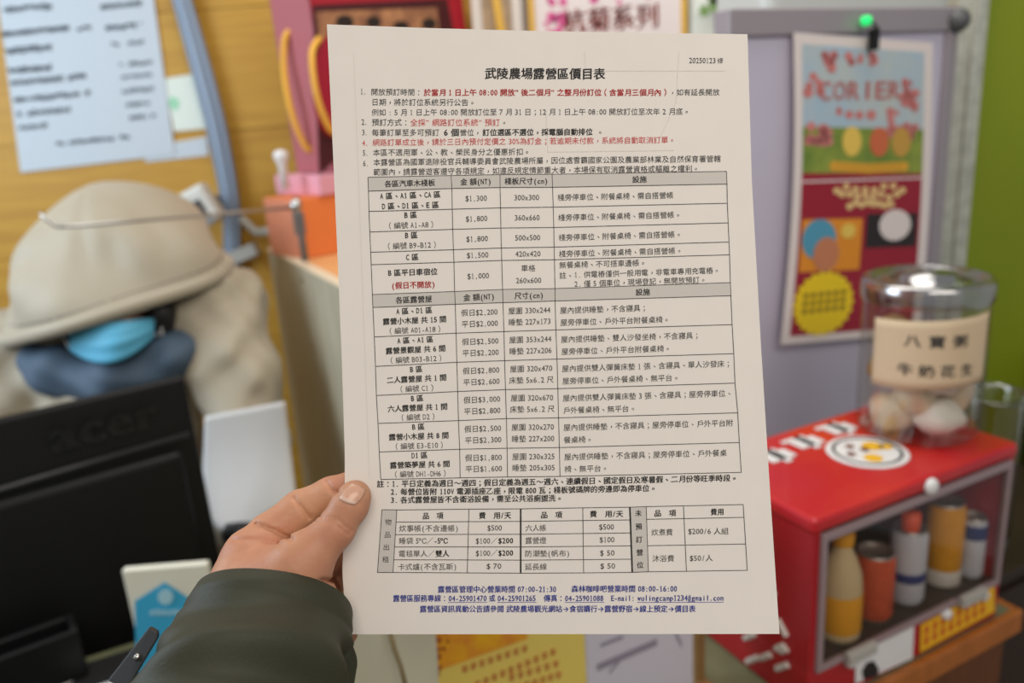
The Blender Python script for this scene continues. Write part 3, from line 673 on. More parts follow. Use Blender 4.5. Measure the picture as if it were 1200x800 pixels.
# snack packs in the jar
PK = [mat('cream_wrapper', (226, 206, 178), 0.45, noise=.12, nscale=30), mat('tan_wrapper', (196, 150, 96), 0.45, noise=.25, nscale=30), mat('white_wrapper', (236, 230, 222), 0.45, noise=.1, nscale=30)]
def lump(c, rad, m, seed, label):
    mb = MB(); r_ = np.random.default_rng(seed); ph_ = r_.uniform(0, 6, 6); nu, nv = 20, 12
    def fn(u, v):
        q = 2 * math.pi * u; w_ = math.pi * (v - .5); n = 1 + .07 * math.sin(3 * q + ph_[0]) * math.cos(w_) + .06 * math.sin(4 * w_ + ph_[1]) + .05 * math.sin(5 * q + 3 * w_ + ph_[2])
        rad_ = [q_ * .92 for q_ in rad]; return jb + np.array(c) * [.88, .88, 1.0] + np.array([rad_[0] * n * math.cos(q) * math.cos(w_), rad_[1] * n * math.sin(q) * math.cos(w_), rad_[2] * n * math.sin(w_)])
    mb.grid(fn, nu, nv); tag(obj('snack_pack', mb, PK[m], smooth=True), label, 'snack', 'snack packs in the clear jar')
cx = np.array([dirc[0], dirc[1], 0]); cx /= np.linalg.norm(cx); sx = np.array([-cx[1], cx[0], 0])   # towards camera, to the right
def jp(a, b, z_): return cx * b + sx * a + EZ * z_
lump(jp(-.036, .030, .034), (.034, .034, .030), 0, 1, 'round cream snack pack at the bottom of the jar, beside the lettered roof')
lump(jp(.030, .034, .032), (.036, .034, .028), 2, 2, 'white snack pack at the bottom of the jar, nearest the glass door corner')
lump(jp(0, -.032, .033), (.036, .032, .030), 0, 3, 'cream snack pack at the back of the jar floor')
lump(jp(-.040, .010, .092), (.032, .034, .028), 1, 4, 'tan snack pack behind the paper label, second layer up')
lump(jp(.022, .020, .084), (.034, .036, .022), 2, 5, 'white snack pack lying just under the paper label')
lump(jp(-.042, .004, .145), (.026, .030, .024), 1, 6, 'topmost tan snack pack in the jar, peeking beside the label')
lump(jp(.048, -.012, .060), (.026, .030, .034), 0, 7, 'cream snack pack standing against the jar wall on the green wall side')
lump(jp(-.006, .040, .060), (.030, .026, .024), 0, 8, 'cream snack pack wedged between the two lowest packs at the jar front')
lump(jp(.002, -.020, .110), (.034, .034, .026), 1, 9, 'tan snack pack hidden partly behind the middle of the paper label')
# clear tub behind the warmer
lowc = thing('side_cabinet', C0 + E1 * .6 + NB * .3, 'low dark brown cabinet past the end of the counter, holding the clear tub', 'cabinet')
obj('body', MB().box(C0, (.294, .075, 0.001), (.74, .56, ZC - .02)), mat('very_dark_wood', (44, 28, 18), .5, noise=.2), lowc)
obj('top_board', MB().box(C0, (.290, .07, ZC - .02), (.75, .565, ZC)), MATS['very_dark_wood'], lowc, bevel=.003)
obj('door', MB().box(C0, (.30, .067, .06), (.515, .0745, ZC - .03)), MATS['very_dark_wood'], lowc)
obj('door', MB().box(C0, (.519, .067, .06), (.735, .0745, ZC - .03)), MATS['very_dark_wood'], lowc)
tb = pt(1160, 496, 1.27); tb = np.array([tb[0], tb[1], ZC + .001]); 
mb = MB().lathe(tb, [(0, .0), (.040, .0), (.044, .01), (.047, .262), (.050, .268), (.050, .274), (.047, .276), (.045, .268)], 48)
tag(obj('clear_tub', mb, clear('tub_plastic', (225, 225, 218), .12, .1), smooth=True), 'tall empty clear tub on the low dark cabinet, beside the red warmer', 'tub')

# ------------------------------------------------------------------ display board with poster
B0 = pt(1000, 200, 1.42)
bn = NF
def bp(x, y, lift=0.0): return pp(x, y, B0 + bn * lift, bn)
bl, br_ = bp(862, 45), bp(1106, 45)
wB = (br_ - bl) @ E1; ztop = bp(905, 43)[2]
bo = np.array([*bl[:2], 0.0])
db = thing('display_board', bo + EZ * ZC, 'lavender white panel with an aluminium frame carrying a red poster', 'board')
ztop_ = ztop
obj('board_panel', MB().box(bo, (0, 0, ZC + .004), (wB, .018, ztop)), mat('lavender_panel', (206, 200, 218), 0.5, noise=.03), db)
mb = MB().box(bo, (-.02, -.009, ztop), (wB + .03, .03, ztop + .042)); obj('top_rail', mb, mat('mauve_grey_rail', (158, 150, 156), .4), db, bevel=.004)
mb = MB().box(bo, (wB, -.009, ZC + .001), (wB + .03, .03, ztop)); obj('side_rail', mb, MATS['mauve_grey_rail'], db, bevel=.004)
obj('corner_ball', MB().lathe(bo + E1 * (wB + .018) + EZ * (ztop + .018) - NB * .012, [(0, -.022), (.011, -.019), (.019, -.011), (.022, 0), (.019, .011), (.011, .019), (0, .022)], 24), mat('dark_knob', (92, 92, 94), .4), db, smooth=True)
lp = bp(1017, 24, .03)
obj('indicator_lamp', MB().lathe(lp, [(.008, -.008), (.0082, 0), (.007, .003), (.004, .005), (0, .006)], 20, 0, (E1, EZ, bn)), glow('green_led', (30, 215, 110), .9), db, smooth=True)['label'] = 'small glowing green lamp'
# poster
PA, PB, PC, PD = np.array((930, 38.)), np.array((1093, 50.)), np.array((1078, 390.)), np.array((915, 404.))
def pol(u, v, lift=0.0):
    x = (PA * (1 - u) + PB * u) * (1 - v) + (PD * (1 - u) + PC * u) * v
    x = x + np.array([7 * math.sin(math.pi * v) * (1 - .4 * u), 0]); return bp(x[0], x[1], .015 + .010 * v + lift)
po = obj('poster', MB().grid(lambda u, v: pol(u, 1 - v), 10, 24), mat('poster_paper', (238, 226, 222), 0.5), solid=.0008)
tag(po, 'tall white bordered poster with a blossom sky, red lower half and yellow starburst', 'poster')
def patch(name, u0, v0, u1, v1, m, lift, par=po):
    return obj(name, MB().grid(lambda u, v: pol(u0 + (u1 - u0) * u, v1 + (v0 - v1) * v, lift), 8, 8), m, par)
SKY = mat('printed_sky', (176, 200, 216), .5, nscale=14, col2=(196, 204, 200)); FLD = mat('printed_field', (150, 164, 66), .5, nscale=18, col2=(110, 138, 52)); BLO = mat('printed_blossom', (226, 138, 134), .5, noise=.25, nscale=70); PRED = mat('printed_red', (160, 22, 48), .5)
patch('printed_sky', .06, .035, .94, .30, SKY, .0008); patch('printed_field', .06, .30, .94, .45, FLD, .0008); patch('printed_red_panel', .06, .45, .94, .975, PRED, .0008)
mb = MB()
def disc(u, v, r_, lift, n=14, asp=1.0, star=0.0):
    P = []
    for k in range(n):
        q = 2 * math.pi * k / n; rr = r_ * (1 - star * (k % 2)); P.append(pol(u + rr * math.cos(q), v + rr * asp * math.sin(q) * .46, lift))
    return P[::-1]
for k in range(40):
    w_ = rng.uniform()
    if w_ < .35: u, v = rng.uniform(.1, .6), .06 + rng.uniform(0, .03)
    elif w_ < .62: u, v = rng.uniform(.09, .28), rng.uniform(.07, .22)
    elif w_ < .85: u, v = rng.uniform(.78, .9), rng.uniform(.13, .27)
    else: u, v = rng.uniform(.3, .8), rng.uniform(.24, .27)
    mb.poly(disc(u, v, rng.uniform(.018, .04), .0014, 8))
for k in range(14): mb.poly(disc(.16 + rng.uniform(-.06, .1), .325 + rng.uniform(-.03, .03), .035, .0014, 8)); mb.poly(disc(.8 + rng.uniform(-.12, .1), .30 + rng.uniform(-.02, .03), .03, .0014, 8))
obj('printed_blossoms', mb, BLO, po)
mb = MB()
q0, q1 = pol(.14, .185), pol(.88, .165); ex_ = (q1 - q0) / np.linalg.norm(q1 - q0); text3d(mb, 'CORIERS', (q0 + q1) / 2 + bn * .0022, ex_, EZ, .040, True, squeeze=1.7)
obj('printed_headline', mb, mat('headline_pink', (226, 140, 136), .5), po)
mb = MB()
for u, m_ in ((.42, 0), (.62, 1), (.78, 2)): mb.poly(disc(u, .345, .07, .0016, 16, 1.55), m_)
obj('printed_figures', mb, [mat('print_yellow', (240, 204, 92), .5), mat('print_orange', (214, 110, 66), .5), mat('print_tan', (206, 160, 70), .5)], po)
mb = MB()
for u in np.linspace(.3, .8, 11): mb.poly(disc(u, .435 + .03 * abs(u - .55) * -1, .04, .0018, 10))
obj('printed_ribbon', mb, mat('print_gold', (232, 172, 52), .5), po)
mb = MB()
for v, u0, u1 in ((.50, .32, .8), (.525, .36, .76), (.555, .42, .72)):
    for u in np.linspace(u0, u1, 8): mb.poly(disc(u, v + rng.uniform(-.008, .008), .026, .0018, 8))
obj('printed_lettering', mb, mat('print_cream', (240, 206, 140), .5), po)
mb = MB().poly([pol(u, v, .0012) for u, v in ((.06, .475), (.94, .462), (.94, .468), (.06, .481))]); obj('printed_rule', mb, MATS['poster_paper'], po)
patch('printed_orange_panel', .08, .60, .52, .77, mat('print_amber', (236, 150, 36), .5), .0012)
mb = MB().poly(disc(.27, .715, .095, .0024, 18, 1.3), 0); mb.poly(disc(.21, .665, .125, .0018, 18, 1.15), 1).poly(disc(.42, .64, .055, .0018, 12), 2)
obj('printed_face', mb, [mat('print_skin', (206, 132, 92), .5), mat('print_blue', (84, 160, 190), .5), MATS['print_yellow']], po)['label'] = 'face under a light blue cap'
patch('printed_black_panel', .55, .585, .92, .70, mat('print_black', (40, 30, 32), .5), .0012)
obj('printed_badge', MB().poly(disc(.76, .625, .115, .0018, 24)), MATS['poster_paper'], po)
obj('printed_starburst', MB().poly(disc(.28, .875, .225, .0018, 44, 1.05, .1)), mat('print_lemon', (246, 212, 24), .5), po)['label'] = 'round yellow starburst'
mb = MB()
for v in (.845, .87, .895):
    for u in np.linspace(.15, .42, 6): mb.poly(disc(u, v - .02 * (u - .29), .022, .0024, 6))
obj('starburst_lettering', mb, mat('print_olive', (150, 120, 20), .5), po)
cp = bp(1028, 42, .035)
mb = MB().box(cp, (-.007, 0, -.022), (.007, .012, .012)).tube([cp + EZ * .012, cp + EZ * .03 + NB * .02], .003, 8)
tag(obj('binder_clip', mb, BLACKP, bevel=.001), 'small black clip holding the top of the red poster', 'clip')

# ------------------------------------------------------------------ dark cabinet at the edge, and things along the back
d0 = pp(1190, 600, (0, 1.70, 0), np.array([0, 1.0, 0]))[0]; dz = pp(1193, 455, (0, 1.5, 0), np.array([0, 1.0, 0]))[2]
dcb = thing('storage_cabinet', (d0 + .3, 1.6, 0), 'dark brown cabinet standing against the green wall', 'cabinet')
obj('body', MB().box((0, 1.42, 0), (d0, 0, 0), (d0 + .6, .28, dz), I3), mat('very_dark_wood', (44, 28, 18), .5, noise=.2), dcb, bevel=.004)
obj('door', MB().box((0, 1.40, 0), (d0 + .02, 0, .06), (d0 + .58, .02, dz - .04), I3), MATS['very_dark_wood'], dcb, bevel=.003)
q = np.array([d0 + .06, 1.5, dz + .001]); mb = MB().lathe(q, [(0, 0), (.03, 0), (.032, .01), (.03, .04), (.012, .055), (0, .055)], 24)
tag(obj('orange_pot', mb, mat('orange_plastic', (226, 96, 30), .45), smooth=True), 'small orange pot on the dark brown cabinet', 'pot')

# partition with a shelf top
zp = 1.33
pa, pb = pz(314, 291, zp), pz(395, 333, zp); pd_ = (pb - pa); pl_ = np.linalg.norm(pd_); pd_ /= pl_; pr = np.array([-pd_[1], pd_[0], 0]);
if pr[0] < 0: pr = -pr
pax = (pd_, pr, EZ); PLn = pl_ + .09
sc_ = thing('shelf_cabinet', np.array([*pa[:2], 0]), 'pale grey wood cabinet with a light orange top, next to the seated person', 'cabinet')
obj('side_panel', MB().box(np.array([*pa[:2], 0]), (0, 0, 0), (PLn, .02, zp - .003), pax), mat('greige_wood', (186, 176, 152), .55, nscale=14, col2=(166, 156, 134), stretch=(6, 6, .6)), sc_)
obj('edge_strip', MB().box(np.array([*pa[:2], 0]), (-.002, -.002, zp - .003), (PLn, .02, zp + .0006), pax), mat('pale_edge', (222, 206, 176), .5), sc_)
obj('shelf_top', MB().box(np.array([*pa[:2], 0]), (0, .02, zp - .022), (PLn, .60, zp), pax), mat('peach_wood', (226, 164, 104), .5, noise=.08), sc_)
obj('far_side_panel', MB().box(np.array([*pa[:2], 0]), (0, .60, 0), (PLn, .62, zp), pax), MATS['greige_wood'], sc_)
obj('screw_cap', MB().lathe(pz(364, 322, zp - .03) * 0 + (np.array([*pa[:2], 0]) + pd_ * .30 - pr * .001 + EZ * (zp - .03)), [(.007, 0), (.007, .002), (0, .003)], 14, 0, (pd_, EZ, -pr)), STEEL, sc_)
P0 = np.array([*pa[:2], zp])
def onshelf(x, y): return pz(x, y, zp)
# orange box, pink tray and gift bag stand on it, faces square to the counter
bx = onshelf(359, 304); O_ = np.array([*bx[:2], zp]); sS = depth(O_) / FPX
t45 = math.radians(45); G1 = np.array([math.cos(t45), math.sin(t45), 0]); GB = np.array([-math.sin(t45), math.cos(t45), 0]); GF = -GB; oax = (G1, GB, EZ)
bh = 70 * sS
ob_ = obj('orange_box', MB().box(O_, (0, 0, .001), (290 * sS, .14, bh), oax), mat('orange_card', (236, 130, 66), .5, noise=.06), bevel=.002)
tag(ob_, 'orange carton on the grey wood cabinet, under the pink tray', 'box')
sl_ = obj('side_flap', MB().box(O_, (-.0015, .0, .002), (0, .14, bh - .002), oax), mat('salmon_card', (222, 142, 112), .5), ob_)
mb = MB().box(O_, (28 * sS, -.008, bh + .001), (310 * sS, .172, bh + 24 * sS), oax)
tag(obj('pink_tray', mb, mat('pink_card', (226, 160, 176), .5), bevel=.003), 'flat pink box between the orange carton and the red gift bag', 'box')
zb = zp + bh + 24 * sS + .002; Gb = np.array([*O_[:2], zb]) + G1 * 54 * sS
GWd, GDp, GHt = 240 * sS, .15, .46
gb = thing('gift_bag', Gb, 'red gift bag with dusty rose side and gold rope handles', 'gift bag')
ROSE = mat('dusty_rose_card', (176, 96, 104), .5, noise=.06); DRED = mat('deep_red_card', (110, 16, 34), .45); 
obj('side_panel', MB().prism([Gb + GB * GDp, Gb, Gb + EZ * GHt - G1 * .012, Gb + GB * GDp + EZ * GHt - G1 * .012], G1 * .002), ROSE, gb)
obj('side_panel', MB().prism([Gb + G1 * GWd, Gb + G1 * GWd + GB * GDp, Gb + G1 * (GWd - .025) + GB * GDp + EZ * GHt, Gb + G1 * (GWd - .025) + EZ * GHt], -G1 * .002), ROSE, gb)
fp = obj('front_panel', MB().prism([Gb, Gb + G1 * GWd, Gb + G1 * (GWd - .025) + EZ * GHt, Gb - G1 * .012 + EZ * GHt], GB * .002), mat('red_card', (172, 26, 44), .45), gb)
obj('back_panel', MB().prism([Gb + GB * GDp, Gb + GB * GDp + G1 * GWd, Gb + GB * GDp + G1 * (GWd - .025) + EZ * GHt, Gb + GB * GDp - G1 * .012 + EZ * GHt], -GB * .002), ROSE, gb)
def gq(x, y, lift): return pp(x, y, Gb + GF * lift, GF)
mb = MB().prism([gq(x, y, .001) for x, y in ((366, 6), (524, -2), (536, 60), (374, 205))], GF * .0006); obj('dark_print', mb, mat('print_maroon', (70, 14, 22), .5), fp)
mb = MB().prism([gq(x, y, .002) for x, y in ((370, 14), (512, 9), (516, 60), (380, 90))], GF * .0006); obj('printed_photo', mb, mat('print_bronze', (190, 136, 92), .5, nscale=25, col2=(140, 92, 66)), fp)
for (x, y, rx) in ((404, 26, 11), (438, 26, 9), (503, 28, 9), (470, 32, 10)):
    mb = MB().prism([gq(x + rx * math.cos(k / 14 * 6.283), y + rx * .8 * math.sin(k / 14 * 6.283), .003) for k in range(14)][::-1], GF * .0004)
    obj('printed_dark_spot', mb, mat('print_dark', (38, 26, 20), .5), fp)
mb = MB().prism([gq(392 + 26 * math.cos(k / 24 * 6.283), 100 + 62 * math.sin(k / 24 * 6.283), .003) for k in range(24)][::-1], GF * .0004); obj('printed_oval', mb, mat('print_crimson', (160, 12, 44), .5), fp)
def rope(px_pts, r_, name='rope_handle'):
    pts = np.array([[*p] for p in px_pts]); n = 90; kx = np.linspace(0, len(pts) - 1, n)
    path = []
    idxs = np.arange(len(pts))
    for k in kx:
        i = int(min(k, len(pts) - 2)); f_ = k - i
        p0, p1, p2, p3 = pts[max(i - 1, 0)], pts[i], pts[i + 1], pts[min(i + 2, len(pts) - 1)]
        path.append(.5 * ((2 * p1) + (-p0 + p2) * f_ + (2 * p0 - 5 * p1 + 4 * p2 - p3) * f_ ** 2 + (-p0 + 3 * p1 - 3 * p2 + p3) * f_ ** 3))
    mb = MB()
    for ph_ in range(3):
        sp = []
        for k, p in enumerate(path):
            t_ = path[min(k + 1, n - 1)] - path[max(k - 1, 0)]; t_ = t_ / np.linalg.norm(t_); a = np.cross(t_, [.2, 1, .1]); a /= np.linalg.norm(a); b = np.cross(t_, a)
            q_ = k * .75 + ph_ * 2.094; sp.append(p + (a * math.cos(q_) + b * math.sin(q_)) * r_ * .5)
        mb.tube(sp, r_ * .62, 7)
    return obj(name, mb, mat('gold_rope', (236, 178, 62), .45), gb, smooth=True)
gd = depth(Gb)
def near(x, y, dd): return pt(x, y, gd + dd)
def gs(x, y, l): return pp(x, y, Gb - G1 * l, G1)
rope([gs(341, 36, .001), gs(334, 46, .016), gs(333, 80, .026), gs(338, 115, .030), gs(346, 145, .026), gs(357, 170, .012), gs(364, 176, .001)], .0068)
rope([gq(374, 45, .002), gq(366, 62, .018), gq(368, 95, .026), gq(375, 125, .024), gq(386, 150, .016), gq(394, 158, .002)], .006)
# white knob-ended hook beside the bag
q = pt(328, 178, gd + .06)
mb = MB().lathe(pt(329, 182, gd - .03), [(0, .012), (.012, .009), (.016, 0), (.013, -.010), (.009, -.02), (.009, -.07), (0, -.07)], 20)
tag(obj('white_hook', mb, mat('white_plastic', (222, 220, 220), .4), smooth=True), 'small white plastic peg beside the dusty rose side of the gift bag', 'peg')
# thin steel rod with its clamp
rd = depth(O_) - .10
mb = MB().tube([pt(48, 250, 1.25), pt(52, 255, 1.25), pt(66, 265, 1.25), pt(72, 265.5, 1.252), pt(100, 264, 1.26)] + [pt(100 + 245 * k, 264 - 21 * k, 1.26 + (rd - 1.26) * k) for k in (.25, .5, .75, 1)], .0032, 10)
ro = thing('steel_rod', pt(350, 300, rd), 'thin steel rod with a bent tip reaching across in front of the hood', 'rod')
obj('rod', mb, STEEL, ro, smooth=True)
mb = MB().tube([pt(347, 232, rd), pt(358, 306, rd)], .007, 12); obj('upright', mb, mat('dark_steel', (120, 118, 118), .35, .6), ro, smooth=True)
mb = MB().lathe(pt(347, 241, rd - .012), [(0, -.014), (.009, -.012), (.012, 0), (.009, .012), (0, .014)], 18); obj('clamp', mb, STEEL, ro, smooth=True)
obj('clamp_block', MB().box(pt(351, 262, rd - .008), (-.010, -.006, -.022), (.010, .012, .022)), MATS['dark_steel'], ro, bevel=.002)

# gilt frames and packs high at the back
def wp(x, y, Y): return pp(x, y, (0, Y, 0), np.array([0, 1.0, 0]))
def framed(name, x0, x1, y0, y1, Y, label, fm, bm_, fw, cat='frame', par_bar=None):
    a, b = wp(x0, y1, Y), wp(x1, y1, Y); t_ = wp(x0, y0, Y); o0 = np.array([a[0], Y, min(a[2], b[2])]); W = b[0] - a[0]; H = t_[2] - o0[2]
    th = thing(name, o0, label, cat)
    obj('backing', MB().box(o0, (0, .006, 0), (W, .015, H), I3), bm_, th)
    mb = MB()
    for lo_, hi_ in (((0, 0, 0), (fw, .02, H)), ((W - fw, 0, 0), (W, .02, H)), ((fw, 0, 0), (W - fw, .02, fw)), ((fw, 0, H - fw), (W - fw, .02, H))): mb.box(o0, lo_, hi_, I3)
    obj('frame', mb, fm, th, bevel=.002); return th, o0, W, H
sh = thing('back_shelf', (0.1, 2.05, 1.5), 'narrow white shelf on the back wall, under the gilt framed signs', 'shelf')
obj('shelf_board', MB().box((0, 2.0, 1.50), (.06, 0, 0), (.72, .198, .02), I3), WHITE, sh)
for xx in (.10, .65): obj('bracket', MB().box((xx, 2.02, 1.42), (0, 0, 0), (.02, .178, .08), I3), ALU, sh)
obj('riser_board', MB().box((0, 2.10, 1.52), (.0, 0, 0), (.66, .02, .40), I3), mat('pale_board', (214, 210, 204), .6), sh)
th, o0, W, H = framed('framed_sign', 622, 806, -70, 62, 2.02, 'gilt framed white sign with pink blossoms and red characters', GOLD, mat('sign_white', (226, 216, 214), .5), .014, 'sign')
mb = MB(); c_ = wp(716, 22, 2.02); sl4 = np.array([1.0, 0, .0])
text3d(mb, '杭菊系列', np.array([c_[0], 2.024, c_[2]]), sl4, EZ, .058, True, squeeze=1.0); obj('sign_characters', mb, mat('sign_red', (206, 76, 66), .5), th)
mb = MB()
for k in range(34):
    x, y = (rng.uniform(632, 660), rng.uniform(-20, 60)) if rng.uniform() < .5 else (rng.uniform(632, 800), rng.uniform(-40, 6))
    c_ = wp(x, y, 2.025); r_ = rng.uniform(.006, .013)
    mb.poly([np.array([c_[0] + r_ * math.cos(q), 2.0245, c_[2] + r_ * math.sin(q)]) for q in np.linspace(0, 6.283, 8)[:-1]])
obj('sign_blossoms', mb, mat('sign_pink', (214, 84, 146), .5), th)
th, o0, W, H = framed('photo_frame', 556, 614, -60, 60, 2.03, 'small white frame with a brownish picture, beside the gilt framed sign', mat('white_frame', (224, 220, 214), .5), mat('brownish_picture', (196, 170, 136), .5, noise=.3, nscale=14), .024)
mb = MB().box(np.array([*wp(588, 40, 1.99)]), (-.010, 0, -.12), (.010, .02, .35), (np.array([.994, 0, -.1]), I3[1], np.array([-.1, 0, .994])))
tag(obj('gold_stick', mb, GOLD, bevel=.002), 'gold stick leaning upright across the small white frame', 'stick')
gp = wp(846, 30, 2.0); g0_ = np.array([gp[0], 2.04, 1.521])
mb = MB()
def pk(u, v):
    w_ = .075 * (1 - .1 * abs(v - .5)); q = 2 * math.pi * u; fl = max(.15, 1 - abs(2 * v - 1) ** 4)
    return g0_ + np.array([w_ * math.cos(q), .03 * fl * math.sin(q), .34 * v])
mb.grid(pk, 24, 14)
pko = obj('tea_pack', mb, mat('pale_foil', (206, 210, 202), .4), smooth=True); tag(pko, 'pale foil pack with a green print, past the gilt framed sign', 'pack')
mb = MB()
for k in range(12):
    c_ = wp(rng.uniform(822, 872), rng.uniform(-10, 16), 1.985); r_ = rng.uniform(.01, .02)
    mb.poly([np.array([c_[0] + r_ * math.cos(q), 1.987, c_[2] + r_ * math.sin(q)]) for q in np.linspace(0, 6.283, 9)[:-1]])
obj('printed_leaves', mb, mat('leaf_green', (118, 150, 86), .5), pko)
obj('shelf_extension', MB().box((0, 2.0, 1.50), (.72, 0, 0), (1.0, .198, .02), I3), WHITE, sh)
# glass cover of the unit behind the board, slanting edge
mb = MB().box(bo, (.12, .03, ZC + .001), (wB - .002, .15, ztop - .02)); 
gu = thing('cold_display_unit', bo + NB * .2 + EZ * ZC, 'silver grey display unit standing behind the lavender panel', 'display unit')
obj('body', mb, mat('silver_grey', (170, 172, 170), .4, .2), gu, bevel=.01)
obj('top_cover', MB().box(bo, (.10, .032, ztop - .019), (wB + .06, .17, ztop + .10)), mat('pale_grey_cover', (198, 202, 198), .4), gu, bevel=.02)

# ------------------------------------------------------------------ wall papers, strip, small device
def wallsheet(name, pts, label, m, cat='notice', off=.0025):
    P = [wp(x, y, WY - off) for x, y in pts]; o = obj(name, MB().prism(P, (0, .0015, 0)), m); return tag(o, label, cat)
NW = mat('cool_white_paper', (188, 197, 204), .6)
no = wallsheet('wall_notice', ((-8, -40), (24, 202), (205, 181), (172, -60)), 'large white printed notice pinned on the yellow plank wall', NW, off=.005)
NI = mat('notice_grey_ink', (66, 74, 82), .6)
def nbar(x0, x1, y, h, k, dens):
    x = x0; mb = MB()
    while x < x1:
        w_ = rng.uniform(3, 6); w_ = min(w_, x1 - x + .5)
        if rng.uniform() < dens:
            for _ in range(3):
                a, b = wp(x, y - (x - x0) * .1 + rng.uniform(-h, h) * .5, WY - .0062), wp(min(x + w_, x1), y - (x - x0) * .1 + rng.uniform(-h, h) * .5, WY - .0062)
                mb.tube([a, b], .0022 * k, 4)
        x += w_ * 1.15 + .4
    obj('printed_line', mb, NI, no)
for x0, x1, y, h, k, dn in ((4, 60, 12, 7, 1.2, .95), (118, 165, 8, 7, .9, .8), (2, 80, 40, 5, 1.5, 1), (84, 106, 34, 5, 1, .8), (124, 165, 33, 6, 1.1, .95), (6, 60, 60, 7, 1.2, .9), (130, 168, 52, 5, .6, .7), (10, 60, 83, 7, 1.3, .95), (140, 178, 76, 5, .7, .8), (13, 100, 97, 6, 1.1, .95), (142, 178, 90, 5, .6, .8), (16, 105, 117, 6, 1.1, .95), (143, 180, 107, 5, .7, .8), (20, 82, 134, 6, 1, .95), (148, 182, 123, 5, .7, .8), (22, 55, 150, 6, 1, .9), (152, 182, 138, 5, .8, .8), (66, 152, 168, 5, .9, .9)):
    nbar(x0, x1, y, h, k, dn)
n2 = wallsheet('memo_slip', ((192, 92), (204, 154), (246, 150), (232, 86)), 'small pale slip with a green dot, next to the large notice', mat('pale_slip', (214, 222, 212), .6))
c_ = wp(204, 121, WY - .0030); obj('green_dot', MB().poly([np.array([c_[0] + .014 * math.cos(q), WY - .0030, c_[2] + .017 * math.sin(q)]) for q in np.linspace(0, 6.283, 16)[:-1]]), mat('mint_ink', (150, 206, 170), .6), n2)
wallsheet('paper_strip', ((170, 190), (172, 172), (242, 160), (244, 182)), 'narrow white paper strip low beside the large notice', NW)
mb = MB(); path = [(205, -30), (222, 30), (240, 95), (254, 150), (265, 205), (272, 250), (272, 305), (266, 330)]
def strp(u, v):
    k = v * (len(path) - 1); i = min(int(k), len(path) - 2); f_ = k - i; x = path[i][0] * (1 - f_) + path[i + 1][0] * f_; y = path[i][1] * (1 - f_) + path[i + 1][1] * f_
    w_ = 22 + 3 * math.sin(v * 5); p = wp(x + (u - .5) * w_, y, WY - .02 - .012 * math.sin(math.pi * u)); return p
mb.grid(lambda u, v: strp(u, 1 - v), 8, 40)
for e in (0.15, .5, .85): mb.tube([strp(e, k / 20) + np.array([0, -.003, 0]) for k in range(21)], .004, 6)
tag(obj('cable_ribbon', mb, mat('blue_grey_plastic', (134, 150, 170), .35), smooth=True, solid=.003), 'blue grey ribbon of cables hanging down the yellow wall', 'cable')
# loose connector at the foot of the ribbon
mb = MB().box(wp(288, 296, WY - .06), (-.035, -.02, -.018), (.035, .02, .018), (np.array([.9, 0, .3]), I3[1], np.array([-.3, 0, .9]))).tube([wp(283, 256, WY - .05), wp(300, 272, WY - .06), wp(328, 270, WY - .07)], .012, 10)
tag(obj('cable_plug', mb, mat('pale_grey_plastic', (176, 178, 172), .4), bevel=.003), 'pale grey plug and lead below the blue grey cable ribbon', 'plug')
c_ = wp(222, 246, 2.02); ra = math.radians(24); dax = (np.array([math.cos(ra), 0, math.sin(ra)]), I3[1], np.array([-math.sin(ra), 0, math.cos(ra)]))
dv = obj('card_terminal', MB().box(c_, (-.062, 0, -.055), (.062, .05, .045), dax), mat('device_white', (206, 206, 198), .45), bevel=.014)
tag(dv, 'small white device with a dark window behind the hood', 'device')
obj('screen', MB().box(c_, (-.024, -.004, -.030), (.036, .001, .012), dax), mat('device_screen', (46, 50, 60), .3), dv)
obj('lower_window', MB().box(c_, (-.024, -.003, -.054), (.040, .001, -.031), dax), mat('device_grey', (132, 134, 134), .4), dv)
mb = MB().box(np.array([c_[0], c_[1] + .05, 0]), (-.02, 0, c_[2] - .02), (.02, WY - c_[1] - .05, c_[2] + .02), I3); obj('wall_bracket', mb, ALU, dv)

